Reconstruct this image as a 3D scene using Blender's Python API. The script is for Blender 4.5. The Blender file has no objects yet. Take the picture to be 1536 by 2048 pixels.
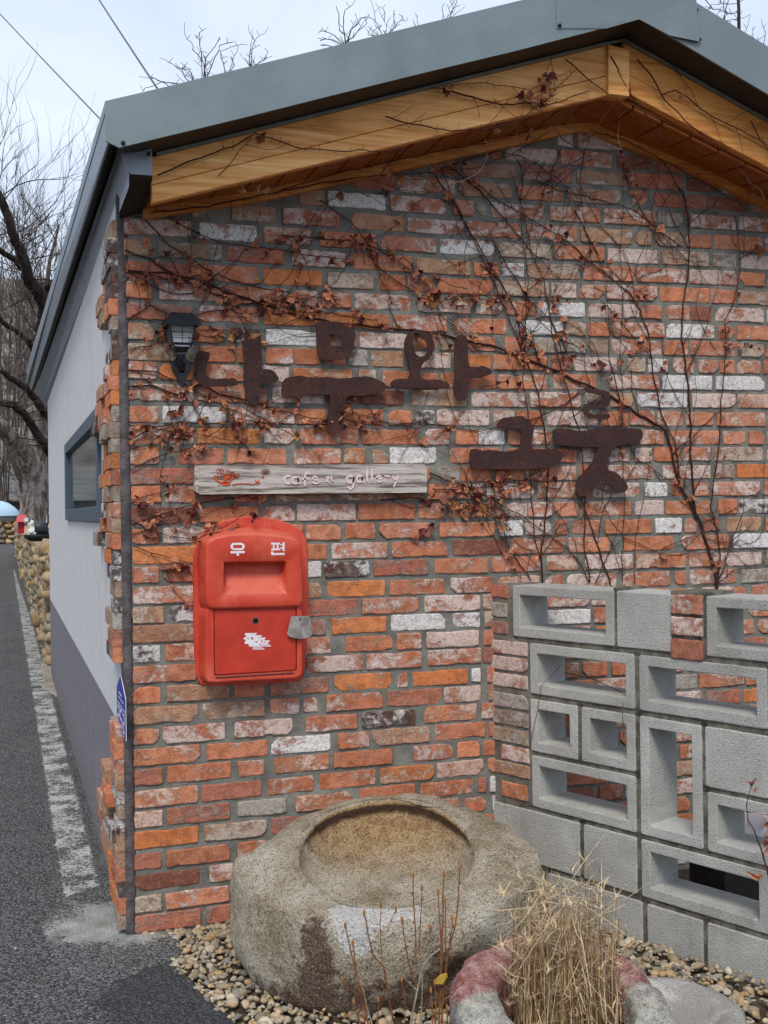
import bpy, math, random
import numpy as np
from mathutils import Vector, geometry
from mathutils import noise as mnoise

# ------------------------------------------------------------------ camera, world, sun
FPX = 2250.0
TH = math.atan(758.0 / FPX); ROLL = .0128
CAM = np.array([-.3907, -3.734, 1.367])
Fv = np.array([math.sin(TH), math.cos(TH), 0.])
_R0 = np.array([math.cos(TH), -math.sin(TH), 0.]); _U0 = np.array([0., 0., 1.])
Rv = _R0 * math.cos(ROLL) - _U0 * math.sin(ROLL)
Uv = _U0 * math.cos(ROLL) + _R0 * math.sin(ROLL)
scene = bpy.context.scene
col = scene.collection
cd = bpy.data.cameras.new('camera'); cam = bpy.data.objects.new('camera', cd); col.objects.link(cam)
cd.sensor_fit = 'HORIZONTAL'; cd.sensor_width = 36; cd.lens = 36 * FPX / 1536
cd.clip_start = .05; cd.clip_end = 1500
from mathutils import Matrix
cam.matrix_world = Matrix(((Rv[0], Uv[0], -Fv[0], CAM[0]), (Rv[1], Uv[1], -Fv[1], CAM[1]), (Rv[2], Uv[2], -Fv[2], CAM[2]), (0, 0, 0, 1)))
scene.camera = cam
scene.view_settings.view_transform = 'Standard'; scene.view_settings.look = 'None'
scene.view_settings.gamma = 1; scene.view_settings.exposure = 0.8
SUN_EL, SUN_AZ = math.radians(52), math.radians(205)      # azimuth clockwise from +y: behind and left of the camera
w = bpy.data.worlds.new('World'); scene.world = w; w.use_nodes = True
nt = w.node_tree; nt.nodes.clear()
wo = nt.nodes.new('ShaderNodeOutputWorld'); sky = nt.nodes.new('ShaderNodeTexSky'); sky.sky_type = 'NISHITA'
sky.sun_disc = False; sky.sun_elevation = SUN_EL; sky.sun_rotation = SUN_AZ; sky.air_density = 1.2; sky.dust_density = 3
b1 = nt.nodes.new('ShaderNodeBackground'); b1.inputs[1].default_value = .06
b2 = nt.nodes.new('ShaderNodeBackground'); b2.inputs[1].default_value = .80
mx = nt.nodes.new('ShaderNodeMixShader'); mx.inputs[0].default_value = .86
tc = nt.nodes.new('ShaderNodeTexCoord'); mp = nt.nodes.new('ShaderNodeMapping'); mp.inputs['Scale'].default_value = (1, 1, 2.2)
nz = nt.nodes.new('ShaderNodeTexNoise'); nz.inputs['Scale'].default_value = 2.6; nz.inputs['Detail'].default_value = 5; nz.inputs['Roughness'].default_value = .5
nz.inputs['Distortion'].default_value = .6
cr = nt.nodes.new('ShaderNodeValToRGB')
cr.color_ramp.elements[0].position = .34; cr.color_ramp.elements[0].color = (.50, .59, .78, 1)
cr.color_ramp.elements[1].position = .68; cr.color_ramp.elements[1].color = (.72, .80, .92, 1)
L = nt.links.new
L(tc.outputs['Generated'], mp.inputs[0]); L(mp.outputs[0], nz.inputs['Vector']); L(nz.outputs[0], cr.inputs[0]); L(cr.outputs[0], b2.inputs[0])
L(sky.outputs[0], b1.inputs[0]); L(b1.outputs[0], mx.inputs[1]); L(b2.outputs[0], mx.inputs[2]); L(mx.outputs[0], wo.inputs[0])
sl = bpy.data.lights.new('sun', 'SUN'); sl.energy = 1.5; sl.angle = math.radians(18); sl.color = (1, .93, .82)
so = bpy.data.objects.new('sun', sl); col.objects.link(so)
_sd = Vector((math.sin(SUN_AZ) * math.cos(SUN_EL), math.cos(SUN_AZ) * math.cos(SUN_EL), math.sin(SUN_EL)))
so.rotation_euler = _sd.to_track_quat('Z', 'Y').to_euler()

# ------------------------------------------------------------------ measuring helpers
def ray(u, v): return Fv + Rv * ((u - 768) / FPX) - Uv * ((v - 1024) / FPX)
def W(u, v, ax, val):
    "world point of photo pixel (u,v) on the plane axis==val"
    a = 'xyz'.index(ax); d = ray(u, v); return CAM + d * ((val - CAM[a]) / d[a])
def proj(p):
    d = np.array(p) - CAM; z = d @ Fv; return 768 + FPX * (d @ Rv) / z, 1024 - FPX * (d @ Uv) / z
def fbm(x, y, z, o=3):
    s = 0; a = 1
    for _ in range(o):
        s += a * mnoise.noise(Vector((x, y, z))); x *= 2.03; y *= 2.03; z *= 2.03; a *= .5
    return s
def lerp(a, b, t): return a + (b - a) * t
def interp(x, xs, ys):
    return float(np.interp(x, xs, ys))

# ------------------------------------------------------------------ mesh helpers
class MB:
    def __init__(s): s.v = []; s.f = []; s.m = []; s.c1 = []; s.c2 = []; s.col = False
    def add(s, vs, fs, mat=0, c1=None, c2=None):
        o = len(s.v); s.v += [tuple(map(float, p)) for p in vs]; s.f += [tuple(i + o for i in f) for f in fs]; s.m += [mat] * len(fs)
        if c1 is not None: s.col = True
        n = len(vs)
        if c1 is not None and n and hasattr(c1[0], '__len__'): s.c1 += list(c1)
        else: s.c1 += [c1 or (0, 0, 0, 0)] * n
        if c2 is not None and n and hasattr(c2[0], '__len__'): s.c2 += list(c2)
        else: s.c2 += [c2 or (0, 0, 0, 0)] * n
    def box(s, x0, x1, y0, y1, z0, z1, mat=0, c1=None, c2=None):
        vs = [(x, y, z) for z in (z0, z1) for y in (y0, y1) for x in (x0, x1)]
        s.add(vs, [(0, 2, 3, 1), (4, 5, 7, 6), (0, 1, 5, 4), (2, 6, 7, 3), (0, 4, 6, 2), (1, 3, 7, 5)], mat, c1, c2)
    def hexa(s, p, mat=0, c1=None, c2=None):
        s.add(p, [(0, 3, 2, 1), (4, 5, 6, 7), (0, 1, 5, 4), (1, 2, 6, 5), (2, 3, 7, 6), (3, 0, 4, 7)], mat, c1, c2)
    def quad(s, a, b, c, d, mat=0): s.add([a, b, c, d], [(0, 1, 2, 3)], mat)
    def slab(s, a, b, c, d, off, mat=0):
        "thick quad: a,b,c,d and the same moved by off"
        o = np.array(off, float); P = [np.array(q, float) for q in (a, b, c, d)]
        s.hexa(P + [q + o for q in P], mat)
    def tube(s, pts, rad, n=5, mat=0, cap=True):
        pts = [np.array(p, float) for p in pts]
        if not hasattr(rad, '__len__'): rad = [rad] * len(pts)
        vs = []; N = len(pts); up = np.array([.13, .27, .95])
        for i, p in enumerate(pts):
            t = pts[min(i + 1, N - 1)] - pts[max(i - 1, 0)]; l = np.linalg.norm(t); t = t / l if l > 1e-9 else np.array([0, 0, 1.])
            a = np.cross(t, up)
            if np.linalg.norm(a) < .05: a = np.cross(t, [1, 0, 0])
            a /= np.linalg.norm(a); b = np.cross(t, a)
            for k in range(n):
                q = 2 * math.pi * k / n; vs.append(p + rad[i] * (math.cos(q) * a + math.sin(q) * b))
        fs = [(i * n + k, i * n + (k + 1) % n, (i + 1) * n + (k + 1) % n, (i + 1) * n + k) for i in range(N - 1) for k in range(n)]
        if cap: fs += [tuple(range(n - 1, -1, -1)), tuple((N - 1) * n + k for k in range(n))]
        s.add(vs, fs, mat)
    def rings(s, R, mat=0, c1=None, c2=None, close0=False, close1=False, cyc=True):
        n = len(R[0]); vs = [p for r in R for p in r]
        rg = n if cyc else n - 1
        fs = [(i * n + k, i * n + (k + 1) % n, (i + 1) * n + (k + 1) % n, (i + 1) * n + k) for i in range(len(R) - 1) for k in range(rg)]
        if close0: fs.append(tuple(range(n - 1, -1, -1)))
        if close1: fs.append(tuple((len(R) - 1) * n + k for k in range(n)))
        s.add(vs, fs, mat, c1, c2)
    def poly(s, outer, holes, fn0, fn1, mat=0):
        "extrude a 2D polygon with holes between the surfaces fn0(p) and fn1(p)"
        loops = [[Vector((p[0], p[1], 0)) for p in outer]] + [[Vector((p[0], p[1], 0)) for p in h] for h in holes]
        tri = geometry.tessellate_polygon(loops); P = [p for l in loops for p in l]; n = len(P)
        vs = [fn0((p.x, p.y)) for p in P] + [fn1((p.x, p.y)) for p in P]
        fs = [tuple(t) for t in tri] + [tuple(i + n for i in reversed(t)) for t in tri]
        o = 0
        for l in loops:
            k = len(l)
            for i in range(k): fs.append((o + i, o + (i + 1) % k, n + o + (i + 1) % k, n + o + i))
            o += k
        s.add(vs, fs, mat)
    def build(s, name, mats, parent=None, smooth=False, bevel=0, fix=True, label=None):
        me = bpy.data.meshes.new(name); me.from_pydata(s.v, [], s.f)
        for m in (mats if isinstance(mats, (list, tuple)) else [mats]): me.materials.append(m)
        me.polygons.foreach_set('material_index', s.m)
        if s.col:
            for nm, dat in (('c1', s.c1), ('c2', s.c2)):
                a = me.attributes.new(nm, 'FLOAT_COLOR', 'POINT'); a.data.foreach_set('color', np.array(dat, dtype=np.float32).ravel())
        if fix:
            import bmesh
            bm = bmesh.new(); bm.from_mesh(me); bmesh.ops.recalc_face_normals(bm, faces=bm.faces); bm.to_mesh(me); bm.free()
        if smooth: me.polygons.foreach_set('use_smooth', [True] * len(me.polygons))
        me.update()
        o = bpy.data.objects.new(name, me); col.objects.link(o)
        if parent is not None: o.parent = parent
        if bevel:
            b = o.modifiers.new('bevel', 'BEVEL'); b.width = bevel; b.segments = 2; b.limit_method = 'ANGLE'; b.angle_limit = math.radians(35)
        if label: o['label'] = label
        return o
def tag(o, label, cat, group=None):
    o['label'] = label; o['category'] = cat
    if group: o['group'] = group
    return o
def empty(name, label, cat, group=None):
    o = bpy.data.objects.new(name, None); o.empty_display_size = .1; col.objects.link(o); return tag(o, label, cat, group)
def struct(o, kind='structure'): o['kind'] = kind; return o

# ------------------------------------------------------------------ material helpers
class SH:
    def __init__(s, name):
        s.m = bpy.data.materials.new(name); s.m.use_nodes = True; s.t = s.m.node_tree; s.t.nodes.clear()
        s.out = s.t.nodes.new('ShaderNodeOutputMaterial'); s.p = s.t.nodes.new('ShaderNodeBsdfPrincipled')
        s.t.links.new(s.p.outputs[0], s.out.inputs[0]); s._c = None
    def n(s, t, **k):
        x = s.t.nodes.new('ShaderNode' + t)
        for a, b in k.items(): setattr(x, a, b)
        return x
    def put(s, sock, v):
        if isinstance(v, bpy.types.NodeSocket): s.t.links.new(v, sock)
        elif isinstance(v, (tuple, list)) and len(v) == 3 and sock.type == 'RGBA': sock.default_value = (*v, 1)
        else: sock.default_value = v
    def co(s):
        if s._c is None: s._c = s.n('TexCoord').outputs['Object']
        return s._c
    def map(s, scale=(1, 1, 1), rot=(0, 0, 0), loc=(0, 0, 0), vec=None):
        m = s.n('Mapping'); s.put(m.inputs[0], vec or s.co()); m.inputs['Scale'].default_value = scale; m.inputs['Rotation'].default_value = rot; m.inputs['Location'].default_value = loc
        return m.outputs[0]
    def noise(s, scale, detail=3, rough=.55, vec=None, dist=0):
        x = s.n('TexNoise'); s.put(x.inputs['Vector'], vec or s.co()); x.inputs['Scale'].default_value = scale; x.inputs['Detail'].default_value = detail
        x.inputs['Roughness'].default_value = rough; x.inputs['Distortion'].default_value = dist; return x.outputs[0]
    def voro(s, scale, vec=None, feat='F1', out=0, rnd=1):
        x = s.n('TexVoronoi'); x.feature = feat; s.put(x.inputs['Vector'], vec or s.co()); x.inputs['Scale'].default_value = scale
        x.inputs['Randomness'].default_value = rnd; return x.outputs[out]
    def wave(s, scale, vec=None, dist=2, detail=2, dscale=1, dirn='X'):
        x = s.n('TexWave'); x.bands_direction = dirn; s.put(x.inputs['Vector'], vec or s.co()); x.inputs['Scale'].default_value = scale; x.inputs['Distortion'].default_value = dist
        x.inputs['Detail'].default_value = detail; x.inputs['Detail Scale'].default_value = dscale; return x.outputs['Fac']
    def ss(s, v, a, b, lo=0, hi=1):
        x = s.n('MapRange'); x.interpolation_type = 'SMOOTHSTEP'; s.put(x.inputs[0], v); x.inputs[1].default_value = a; x.inputs[2].default_value = b
        x.inputs[3].default_value = lo; x.inputs[4].default_value = hi; return x.outputs[0]
    def math(s, op, a, b=0):
        x = s.n('Math', operation=op); s.put(x.inputs[0], a); s.put(x.inputs[1], b); return x.outputs[0]
    def mix(s, f, a, b, mode='MIX'):
        x = s.n('Mix', data_type='RGBA', blend_type=mode); s.put(x.inputs[0], f); s.put(x.inputs[6], a); s.put(x.inputs[7], b); return x.outputs[2]
    def ramp(s, f, stops):
        x = s.n('ValToRGB'); s.put(x.inputs[0], f); e = x.color_ramp.elements
        while len(e) < len(stops): e.new(.5)
        for i, (p, c) in enumerate(stops):
            e[i].position = p; e[i].color = (*c, 1) if len(c) == 3 else c
        return x.outputs[0]
    def attr(s, name):
        x = s.n('Attribute'); x.attribute_name = name; return x.outputs['Color'], x.outputs['Alpha']
    def sep(s, v=None):
        x = s.n('SeparateXYZ'); s.put(x.inputs[0], v or s.co()); return x.outputs
    def bump(s, h, strength=.5, dist=.01, prev=None):
        x = s.n('Bump'); s.put(x.inputs['Height'], h); x.inputs['Strength'].default_value = strength; x.inputs['Distance'].default_value = dist
        if prev: s.put(x.inputs['Normal'], prev)
        return x.outputs[0]
    def fin(s, colr, rough=.8, normal=None, metal=0, spec=.3):
        s.put(s.p.inputs['Base Color'], colr); s.put(s.p.inputs['Roughness'], rough); s.put(s.p.inputs['Metallic'], metal)
        s.p.inputs['Specular IOR Level'].default_value = spec
        if normal: s.put(s.p.inputs['Normal'], normal)
        return s.m

def m_brick():
    s = SH('old_brick'); c1, rnd = s.attr('c1'); c2, amt = s.attr('c2')
    off = s.n('CombineXYZ'); s.put(off.inputs[0], s.math('MULTIPLY', rnd, 37.)); s.put(off.inputs[1], s.math('MULTIPLY', rnd, 13.)); s.put(off.inputs[2], s.math('MULTIPLY', rnd, 71.))
    v = s.n('VectorMath', operation='ADD'); s.put(v.inputs[0], s.co()); s.put(v.inputs[1], off.outputs[0]); v = v.outputs[0]
    big = s.noise(13, 3, .6, s.map((.7, 1, 1.3), vec=v), .5); mid = s.noise(44, 5, .7, v, .3); fine = s.noise(230, 4, .75, v); soft = s.noise(22, 4, .6, s.map(loc=(5, 2, 9), vec=v))
    base = s.mix(s.ss(soft, .36, .62), s.mix(.45, c1, (.20, .075, .045)), c1)
    base = s.mix(s.ss(mid, .46, .70, 0, .60), base, s.mix(.55, c1, (.66, .38, .26)))
    base = s.mix(s.ss(mid, .28, .42, .6, 0), base, s.mix(.7, c1, (.10, .05, .04)))
    base = s.mix(s.ss(fine, .54, .66, 0, .7), base, (.06, .03, .025)); base = s.mix(s.ss(fine, .32, .43, .45, 0), base, (.62, .42, .32))
    wash = s.math('MULTIPLY', s.ss(soft, .38, .66), s.math('MULTIPLY', amt, .30)); base = s.mix(wash, base, c2)
    th = s.math('ADD', s.math('MULTIPLY', big, .55), s.math('MULTIPLY', mid, .45))
    th = s.math('ADD', th, s.math('MULTIPLY', s.math('SUBTRACT', fine, .5), .30))
    q = s.math('SUBTRACT', s.math('ADD', th, s.math('MULTIPLY', amt, .36)), .70)
    mask = s.ss(q, -.03, .035)
    lime = s.mix(s.ss(s.noise(75, 4, .7, v), .42, .66, 0, .8), c2, s.mix(.55, c2, (.26, .17, .14)))
    lime = s.mix(s.ss(fine, .54, .64, 0, .85), lime, (.12, .095, .085))
    colr = s.mix(s.math('MULTIPLY', mask, .93), base, lime)
    h = s.math('ADD', s.math('ADD', s.math('MULTIPLY', mid, .9), s.math('MULTIPLY', fine, .45)), s.math('MULTIPLY', mask, .2))
    return s.fin(colr, .9, s.bump(h, .9, .008), spec=.15)
def m_mortar():
    s = SH('grey_mortar'); a = s.noise(9, 4, .6); b = s.noise(120, 4, .7); c = s.noise(420, 2, .7)
    colr = s.ramp(a, [(.3, (.115, .112, .096)), (.52, (.20, .197, .174)), (.72, (.29, .286, .256))])
    colr = s.mix(s.ss(c, .55, .7, 0, .55), colr, (.32, .32, .31)); colr = s.mix(s.ss(b, .56, .68, 0, .45), colr, (.07, .07, .07))
    h = s.math('ADD', b, s.math('MULTIPLY', c, .5)); return s.fin(colr, .95, s.bump(h, .8, .006), spec=.15)
def m_simple(name, c, rough=.6, metal=0, var=.15, scale=30, bump=.2, bd=.002, spec=.3, c2=None):
    s = SH(name); n = s.noise(scale, 4, .6); d = c2 or tuple(x * (1 - var * 2) for x in c)
    return s.fin(s.mix(s.ss(n, .35, .7), d, c), rough, s.bump(s.noise(scale * 6, 3, .6), bump, bd), metal, spec)
def m_metal_flash(name, c):
    s = SH(name); a = s.noise(6, 3, .5); b = s.noise(300, 2, .6); d = s.noise(2.2, 3, .6, s.map((1, 1, .3)))
    colr = s.mix(s.ss(a, .3, .75), c, tuple(x * 1.16 for x in c)); colr = s.mix(s.ss(b, .62, .68, 0, .35), colr, (.42, .43, .44))
    colr = s.mix(s.ss(d, .58, .72, 0, .3), colr, tuple(x * .6 for x in c))
    return s.fin(colr, .48, s.bump(a, .15, .02), .25, .4)
def m_pine(name, rot, tint=(1, 1, 1)):
    s = SH(name); v = s.map((.35, 5, 5), (0, rot, 0)); g = s.noise(5.5, 3, .55, v, 1.2); f = s.noise(42, 4, .65, s.map((.10, 3.2, 3.2), (0, rot, 0)), .3)
    t = lambda c: tuple(a * b for a, b in zip(c, tint))
    c = s.ramp(s.math('ADD', s.math('MULTIPLY', g, .5), s.math('MULTIPLY', f, .5)), [(.34, t((.52, .18, .040))), (.47, t((.80, .37, .11))), (.56, t((.90, .47, .165))), (.68, t((.97, .61, .27)))])
    k = s.voro(3.3, s.map((1, 1, 2.6), (0, rot, 0)), out=0); c = s.mix(s.ss(k, .025, .07, .8, 0), c, t((.20, .07, .025)))
    c = s.mix(s.ss(s.noise(3.5, 3, .6), .48, .75, 0, .4), c, t((.40, .16, .05)))
    return s.fin(c, .55, s.bump(f, .25, .002), spec=.25)
def m_breeze():
    s = SH('breeze_concrete'); a = s.noise(5, 4, .6); b = s.noise(190, 3, .75); p = s.voro(230)
    c = s.ramp(a, [(.3, (.39, .385, .36)), (.55, (.50, .50, .475)), (.75, (.60, .595, .565))])
    c = s.mix(s.ss(b, .55, .66, 0, .75), c, (.13, .145, .15)); c = s.mix(s.ss(b, .30, .42, .5, 0), c, (.55, .57, .56))
    oi = s.n('ObjectInfo').outputs['Random']; c = s.mix(s.math('MULTIPLY', oi, .32), c, (.25, .255, .235))
    dm_ = s.noise(3.2, 4, .7); c = s.mix(s.ss(dm_, .52, .7, 0, .35), c, (.24, .225, .18))
    st = s.noise(11, 4, .65, s.map((1, 1, .45), loc=(3, 1, 0))); c = s.mix(s.ss(st, .56, .74, 0, .35), c, (.19, .20, .18))
    return s.fin(c, .95, s.bump(s.math('ADD', b, s.math('MULTIPLY', p, .5)), .8, .005), spec=.12)
def m_render():
    s = SH('painted_render'); z = s.sep()[2]; n = s.noise(14, 4, .6); sp = s.noise(55, 3, .6)
    up = s.mix(s.ss(n, .3, .7), (.57, .555, .55), (.63, .615, .605)); lo = s.mix(s.ss(n, .3, .7), (.185, .172, .19), (.22, .205, .222))
    sd = s.noise(30, 5, .7); lo = s.mix(s.math('MULTIPLY', s.ss(z, .30, .02, 0, 1), s.ss(sd, .42, .62)), lo, (.12, .11, .10))
    st = s.noise(5, 4, .65, s.map((1, 1.6, .16), loc=(0, 2, 0))); up = s.mix(s.math('MULTIPLY', s.ss(st, .56, .70), .35), up, (.40, .385, .36))
    sk = s.noise(7, 4, .7, s.map((1, .6, .12)), 0); up = s.mix(s.ss(sk, .64, .80, 0, .3), up, (.33, .33, .35))
    up = s.mix(s.ss(sp, .70, .74, 0, .6), up, (.22, .22, .22))
    m = s.ss(s.math('ADD', z, s.math('MULTIPLY', s.math('SUBTRACT', sp, .5), .006)), .658, .662)
    c = s.mix(m, lo, up); return s.fin(c, .9, s.bump(s.noise(60, 4, .6), .25, .004), spec=.15)
def asphalt_nodes(s):
    a = s.noise(2.1, 4, .6); b = s.noise(105, 4, .8); v = s.voro(120, out=1); vd = s.voro(120); vc = s.n('SeparateColor'); s.put(vc.inputs[0], v)
    c = s.ramp(a, [(.3, (.078, .080, .082)), (.6, (.115, .117, .117)), (.8, (.15, .149, .146))])
    c = s.mix(s.ss(vc.outputs[0], .2, 1, .0, .75), c, (.25, .25, .245)); c = s.mix(s.ss(vd, .42, .66, 0, .85), c, (.025, .026, .028)); c = s.mix(s.ss(b, .5, .66, 0, .5), c, (.028, .03, .032))
    fl = s.voro(16, s.map((1, .6, 1)), rnd=1); fn = s.noise(25, 3, .6)
    c = s.mix(s.math('MULTIPLY', s.ss(fl, .06, .12, 1, 0), s.ss(fn, .5, .56)), c, (.38, .37, .34))
    c = s.mix(s.math('MULTIPLY', s.ss(s.noise(9, 4, .7), .60, .72), .5), c, (.14, .10, .065))
    return c, s.math('SUBTRACT', s.math('MULTIPLY', b, .4), s.math('MULTIPLY', vd, 1.2))
def m_asphalt():
    s = SH('asphalt'); c, h = asphalt_nodes(s); x = s.sep()
    # newer darker patch in front of the corner
    d = s.n('VectorMath', operation='DISTANCE'); s.put(d.inputs[0], s.map((1, .8, 1))); d.inputs[1].default_value = (.08, -.42, 0)
    k = s.ss(s.math('ADD', d.outputs['Value'], s.math('MULTIPLY', s.math('SUBTRACT', s.noise(9, 3, .6), .5), .22)), .20, .27, .6, 0)
    c = s.mix(k, c, (.030, .033, .038)); return s.fin(c, .93, s.bump(h, .9, .008), spec=.2)
def m_line():
    s = SH('worn_road_paint'); c, h = asphalt_nodes(s); b = s.noise(70, 5, .85); g = s.noise(7, 3, .6); x = s.sep()
    xc = s.math('ABSOLUTE', s.math('ADD', x[0], .142)); xc = s.math('ADD', xc, s.math('MULTIPLY', s.math('SUBTRACT', s.noise(14, 3, .6), .5), .05))
    e = s.ss(xc, .060, .088, .06, -.5)
    k = s.ss(s.math('ADD', s.math('ADD', b, s.math('MULTIPLY', s.math('SUBTRACT', g, .5), .6)), e), .53, .61)
    c = s.mix(s.math('MULTIPLY', k, .9), c, (.50, .50, .47)); return s.fin(c, .9, s.bump(h, .8, .008), spec=.2)
def m_cement():
    s = SH('cement_smear'); ac, ah = asphalt_nodes(s); b = s.noise(75, 5, .85); g = s.noise(6, 4, .65); x = s.sep()
    c = s.ramp(s.noise(11, 4, .65), [(.35, (.20, .20, .185)), (.6, (.33, .33, .315)), (.8, (.47, .47, .45))])
    c = s.mix(s.ss(s.noise(190, 3, .7), .55, .68, 0, .6), c, (.11, .11, .105))
    d = s.n('VectorMath', operation='DISTANCE'); s.put(d.inputs[0], s.map((1, 1, 1))); d.inputs[1].default_value = (-.055, .14, 0)
    e = s.ss(d.outputs['Value'], .10, .30, .20, -.10)
    k = s.ss(s.math('ADD', s.math('ADD', b, s.math('MULTIPLY', s.math('SUBTRACT', g, .5), .7)), e), .49, .57)
    return s.fin(s.mix(k, ac, c), .95, s.bump(s.math('ADD', ah, b), .7, .006), spec=.15)
def m_granite():
    s = SH('granite'); c1, al = s.attr('c1'); c2, al2 = s.attr('c2')
    ch = s.n('SeparateColor'); s.put(ch.inputs[0], c1); R, G, B = ch.outputs[:3]
    big = s.noise(5, 4, .6); mid = s.noise(26, 4, .65); f1 = s.noise(170, 3, .8); f2 = s.voro(230, out=1)
    c = s.ramp(big, [(.32, (.33, .265, .165)), (.5, (.54, .47, .355)), (.66, (.69, .64, .54))])
    c = s.mix(s.ss(mid, .5, .68, 0, .5), c, (.26, .21, .13))
    c = s.mix(s.math('MULTIPLY', s.ss(G, .12, .65), .92), c, s.mix(s.ss(mid, .4, .65), (.52, .34, .15), (.36, .20, .08)))
    c = s.mix(s.math('MULTIPLY', s.ss(s.math('ADD', al, s.math('MULTIPLY', s.math('SUBTRACT', mid, .5), 1.5)), .22, .58), .85), c, (.12, .058, .036))
    c = s.mix(s.ss(s.math('ADD', B, s.math('MULTIPLY', s.math('SUBTRACT', mid, .5), 1.2)), .24, .34), c, (.74, .73, .70))
    sp = s.ss(f1, .53, .61, 0, 1); c = s.mix(sp, c, s.mix(.7, c, (.03, .028, .025))); c = s.mix(s.ss(f1, .34, .46, .8, 0), c, s.mix(.6, c, (.82, .78, .70)))
    c = s.mix(s.math('MULTIPLY', s.ss(s.math('ADD', R, s.math('MULTIPLY', s.math('SUBTRACT', mid, .5), .5)), .3, .75), .93), c, (.045, .022, .014))
    return s.fin(c, .92, s.bump(s.math('ADD', s.math('MULTIPLY', f1, .6), s.math('MULTIPLY', mid, 2.2)), .9, .012, s.bump(f1, .8, .004)), spec=.15)
def m_pinkstone():
    s = SH('pink_grey_stone'); c1, al = s.attr('c1'); mid = s.noise(15, 4, .65); f = s.noise(190, 3, .75); g = s.noise(34, 3, .6)
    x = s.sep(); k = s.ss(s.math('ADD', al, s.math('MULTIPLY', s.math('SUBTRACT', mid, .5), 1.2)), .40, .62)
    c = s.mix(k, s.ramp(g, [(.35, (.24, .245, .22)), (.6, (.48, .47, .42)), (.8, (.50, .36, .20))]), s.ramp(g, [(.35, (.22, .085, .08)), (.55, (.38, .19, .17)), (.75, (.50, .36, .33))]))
    c = s.mix(s.ss(f, .55, .65, 0, .85), c, (.04, .035, .033)); c = s.mix(s.ss(f, .33, .43, .5, 0), c, (.7, .66, .62))
    return s.fin(c, .92, s.bump(s.math('ADD', f, s.math('MULTIPLY', g, 2)), .9, .008), spec=.15)
def m_rust():
    s = SH('rusted_steel'); a = s.noise(14, 4, .6); b = s.noise(240, 3, .8)
    c = s.ramp(a, [(.3, (.030, .016, .019)), (.55, (.048, .022, .021)), (.75, (.085, .032, .021))])
    c = s.mix(s.ss(b, .53, .63, 0, .65), c, (.15, .065, .045)); c = s.mix(s.ss(b, .3, .4, .5, 0), c, (.10, .085, .10))
    return s.fin(c, .85, s.bump(b, .6, .003), .1, .25)
def m_greywood():
    s = SH('weathered_wood'); v = s.map((.5, 3, 3.4)); g = s.wave(2.3, v, 16, 5, .9, 'Z'); f = s.noise(150, 5, .75, s.map((.05, 1, 1)), .8); f2 = s.noise(40, 4, .6, s.map((.10, 1, 1.5)), 1.2)
    c = s.ramp(s.math('ADD', s.math('MULTIPLY', g, .12), s.math('ADD', s.math('MULTIPLY', f, .68), s.math('MULTIPLY', f2, .20))), [(.40, (.13, .105, .09)), (.455, (.30, .255, .23)), (.50, (.43, .38, .345)), (.64, (.56, .52, .49))])
    k = s.noise(3.2, 3, .6); c = s.mix(s.ss(k, .54, .72, 0, .4), c, (.25, .195, .165))
    d = s.n('VectorMath', operation='DISTANCE'); s.put(d.inputs[0], s.map((.7, 0, 1))); d.inputs[1].default_value = (.435 * .7, 0, 1.505); kn = s.ss(d.outputs['Value'], .006, .016, .85, 0); c = s.mix(kn, c, (.10, .075, .06))
    return s.fin(c, .85, s.bump(s.math('ADD', f2, f), .6, .003), spec=.2)
def m_red():
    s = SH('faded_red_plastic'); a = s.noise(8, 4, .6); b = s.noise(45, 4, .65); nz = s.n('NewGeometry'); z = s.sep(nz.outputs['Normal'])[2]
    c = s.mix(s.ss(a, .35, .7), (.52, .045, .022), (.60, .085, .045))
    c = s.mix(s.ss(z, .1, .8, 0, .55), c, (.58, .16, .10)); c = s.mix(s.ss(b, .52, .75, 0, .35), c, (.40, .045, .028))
    d = s.noise(13, 5, .75, s.map((1, 1, .35))); c = s.mix(s.ss(d, .52, .72, 0, .35), c, (.62, .20, .14)); sc_ = s.noise(230, 2, .6); c = s.mix(s.math('MULTIPLY', s.ss(sc_, .70, .74), .5), c, (.75, .55, .5))
    return s.fin(c, s.ss(d, .4, .7, .42, .62), s.bump(s.noise(160, 3, .6), .12, .002), spec=.35)
def m_leaf():
    s = SH('dry_ivy_leaf'); c1, al = s.attr('c1'); n = s.noise(90, 3, .6)
    c = s.mix(s.ss(n, .4, .7, 0, .5), c1, s.mix(.6, c1, (.06, .02, .012))); return s.fin(c, .75, s.bump(n, .4, .002), spec=.2)
def m_bark(name, a, b, sc=9):
    s = SH(name); n = s.noise(sc, 4, .7, s.map((1, 1, .25)), .4); f = s.noise(sc * 8, 3, .7, s.map((1, 1, .4)))
    c = s.mix(s.ss(s.math('ADD', s.math('MULTIPLY', n, .6), s.math('MULTIPLY', f, .4)), .40, .62), a, b); return s.fin(c, .95, s.bump(n, .8, .03), spec=.1)
def m_pebble():
    s = SH('river_pebbles'); c1, al = s.attr('c1'); n = s.noise(60, 4, .65); f = s.noise(300, 2, .7)
    c = s.mix(s.ss(n, .4, .7, 0, .5), c1, s.mix(.5, c1, (.18, .13, .08))); c = s.mix(s.ss(f, .58, .68, 0, .5), c, (.09, .08, .07)); return s.fin(c, .8, s.bump(f, .3, .002), spec=.25)
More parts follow.
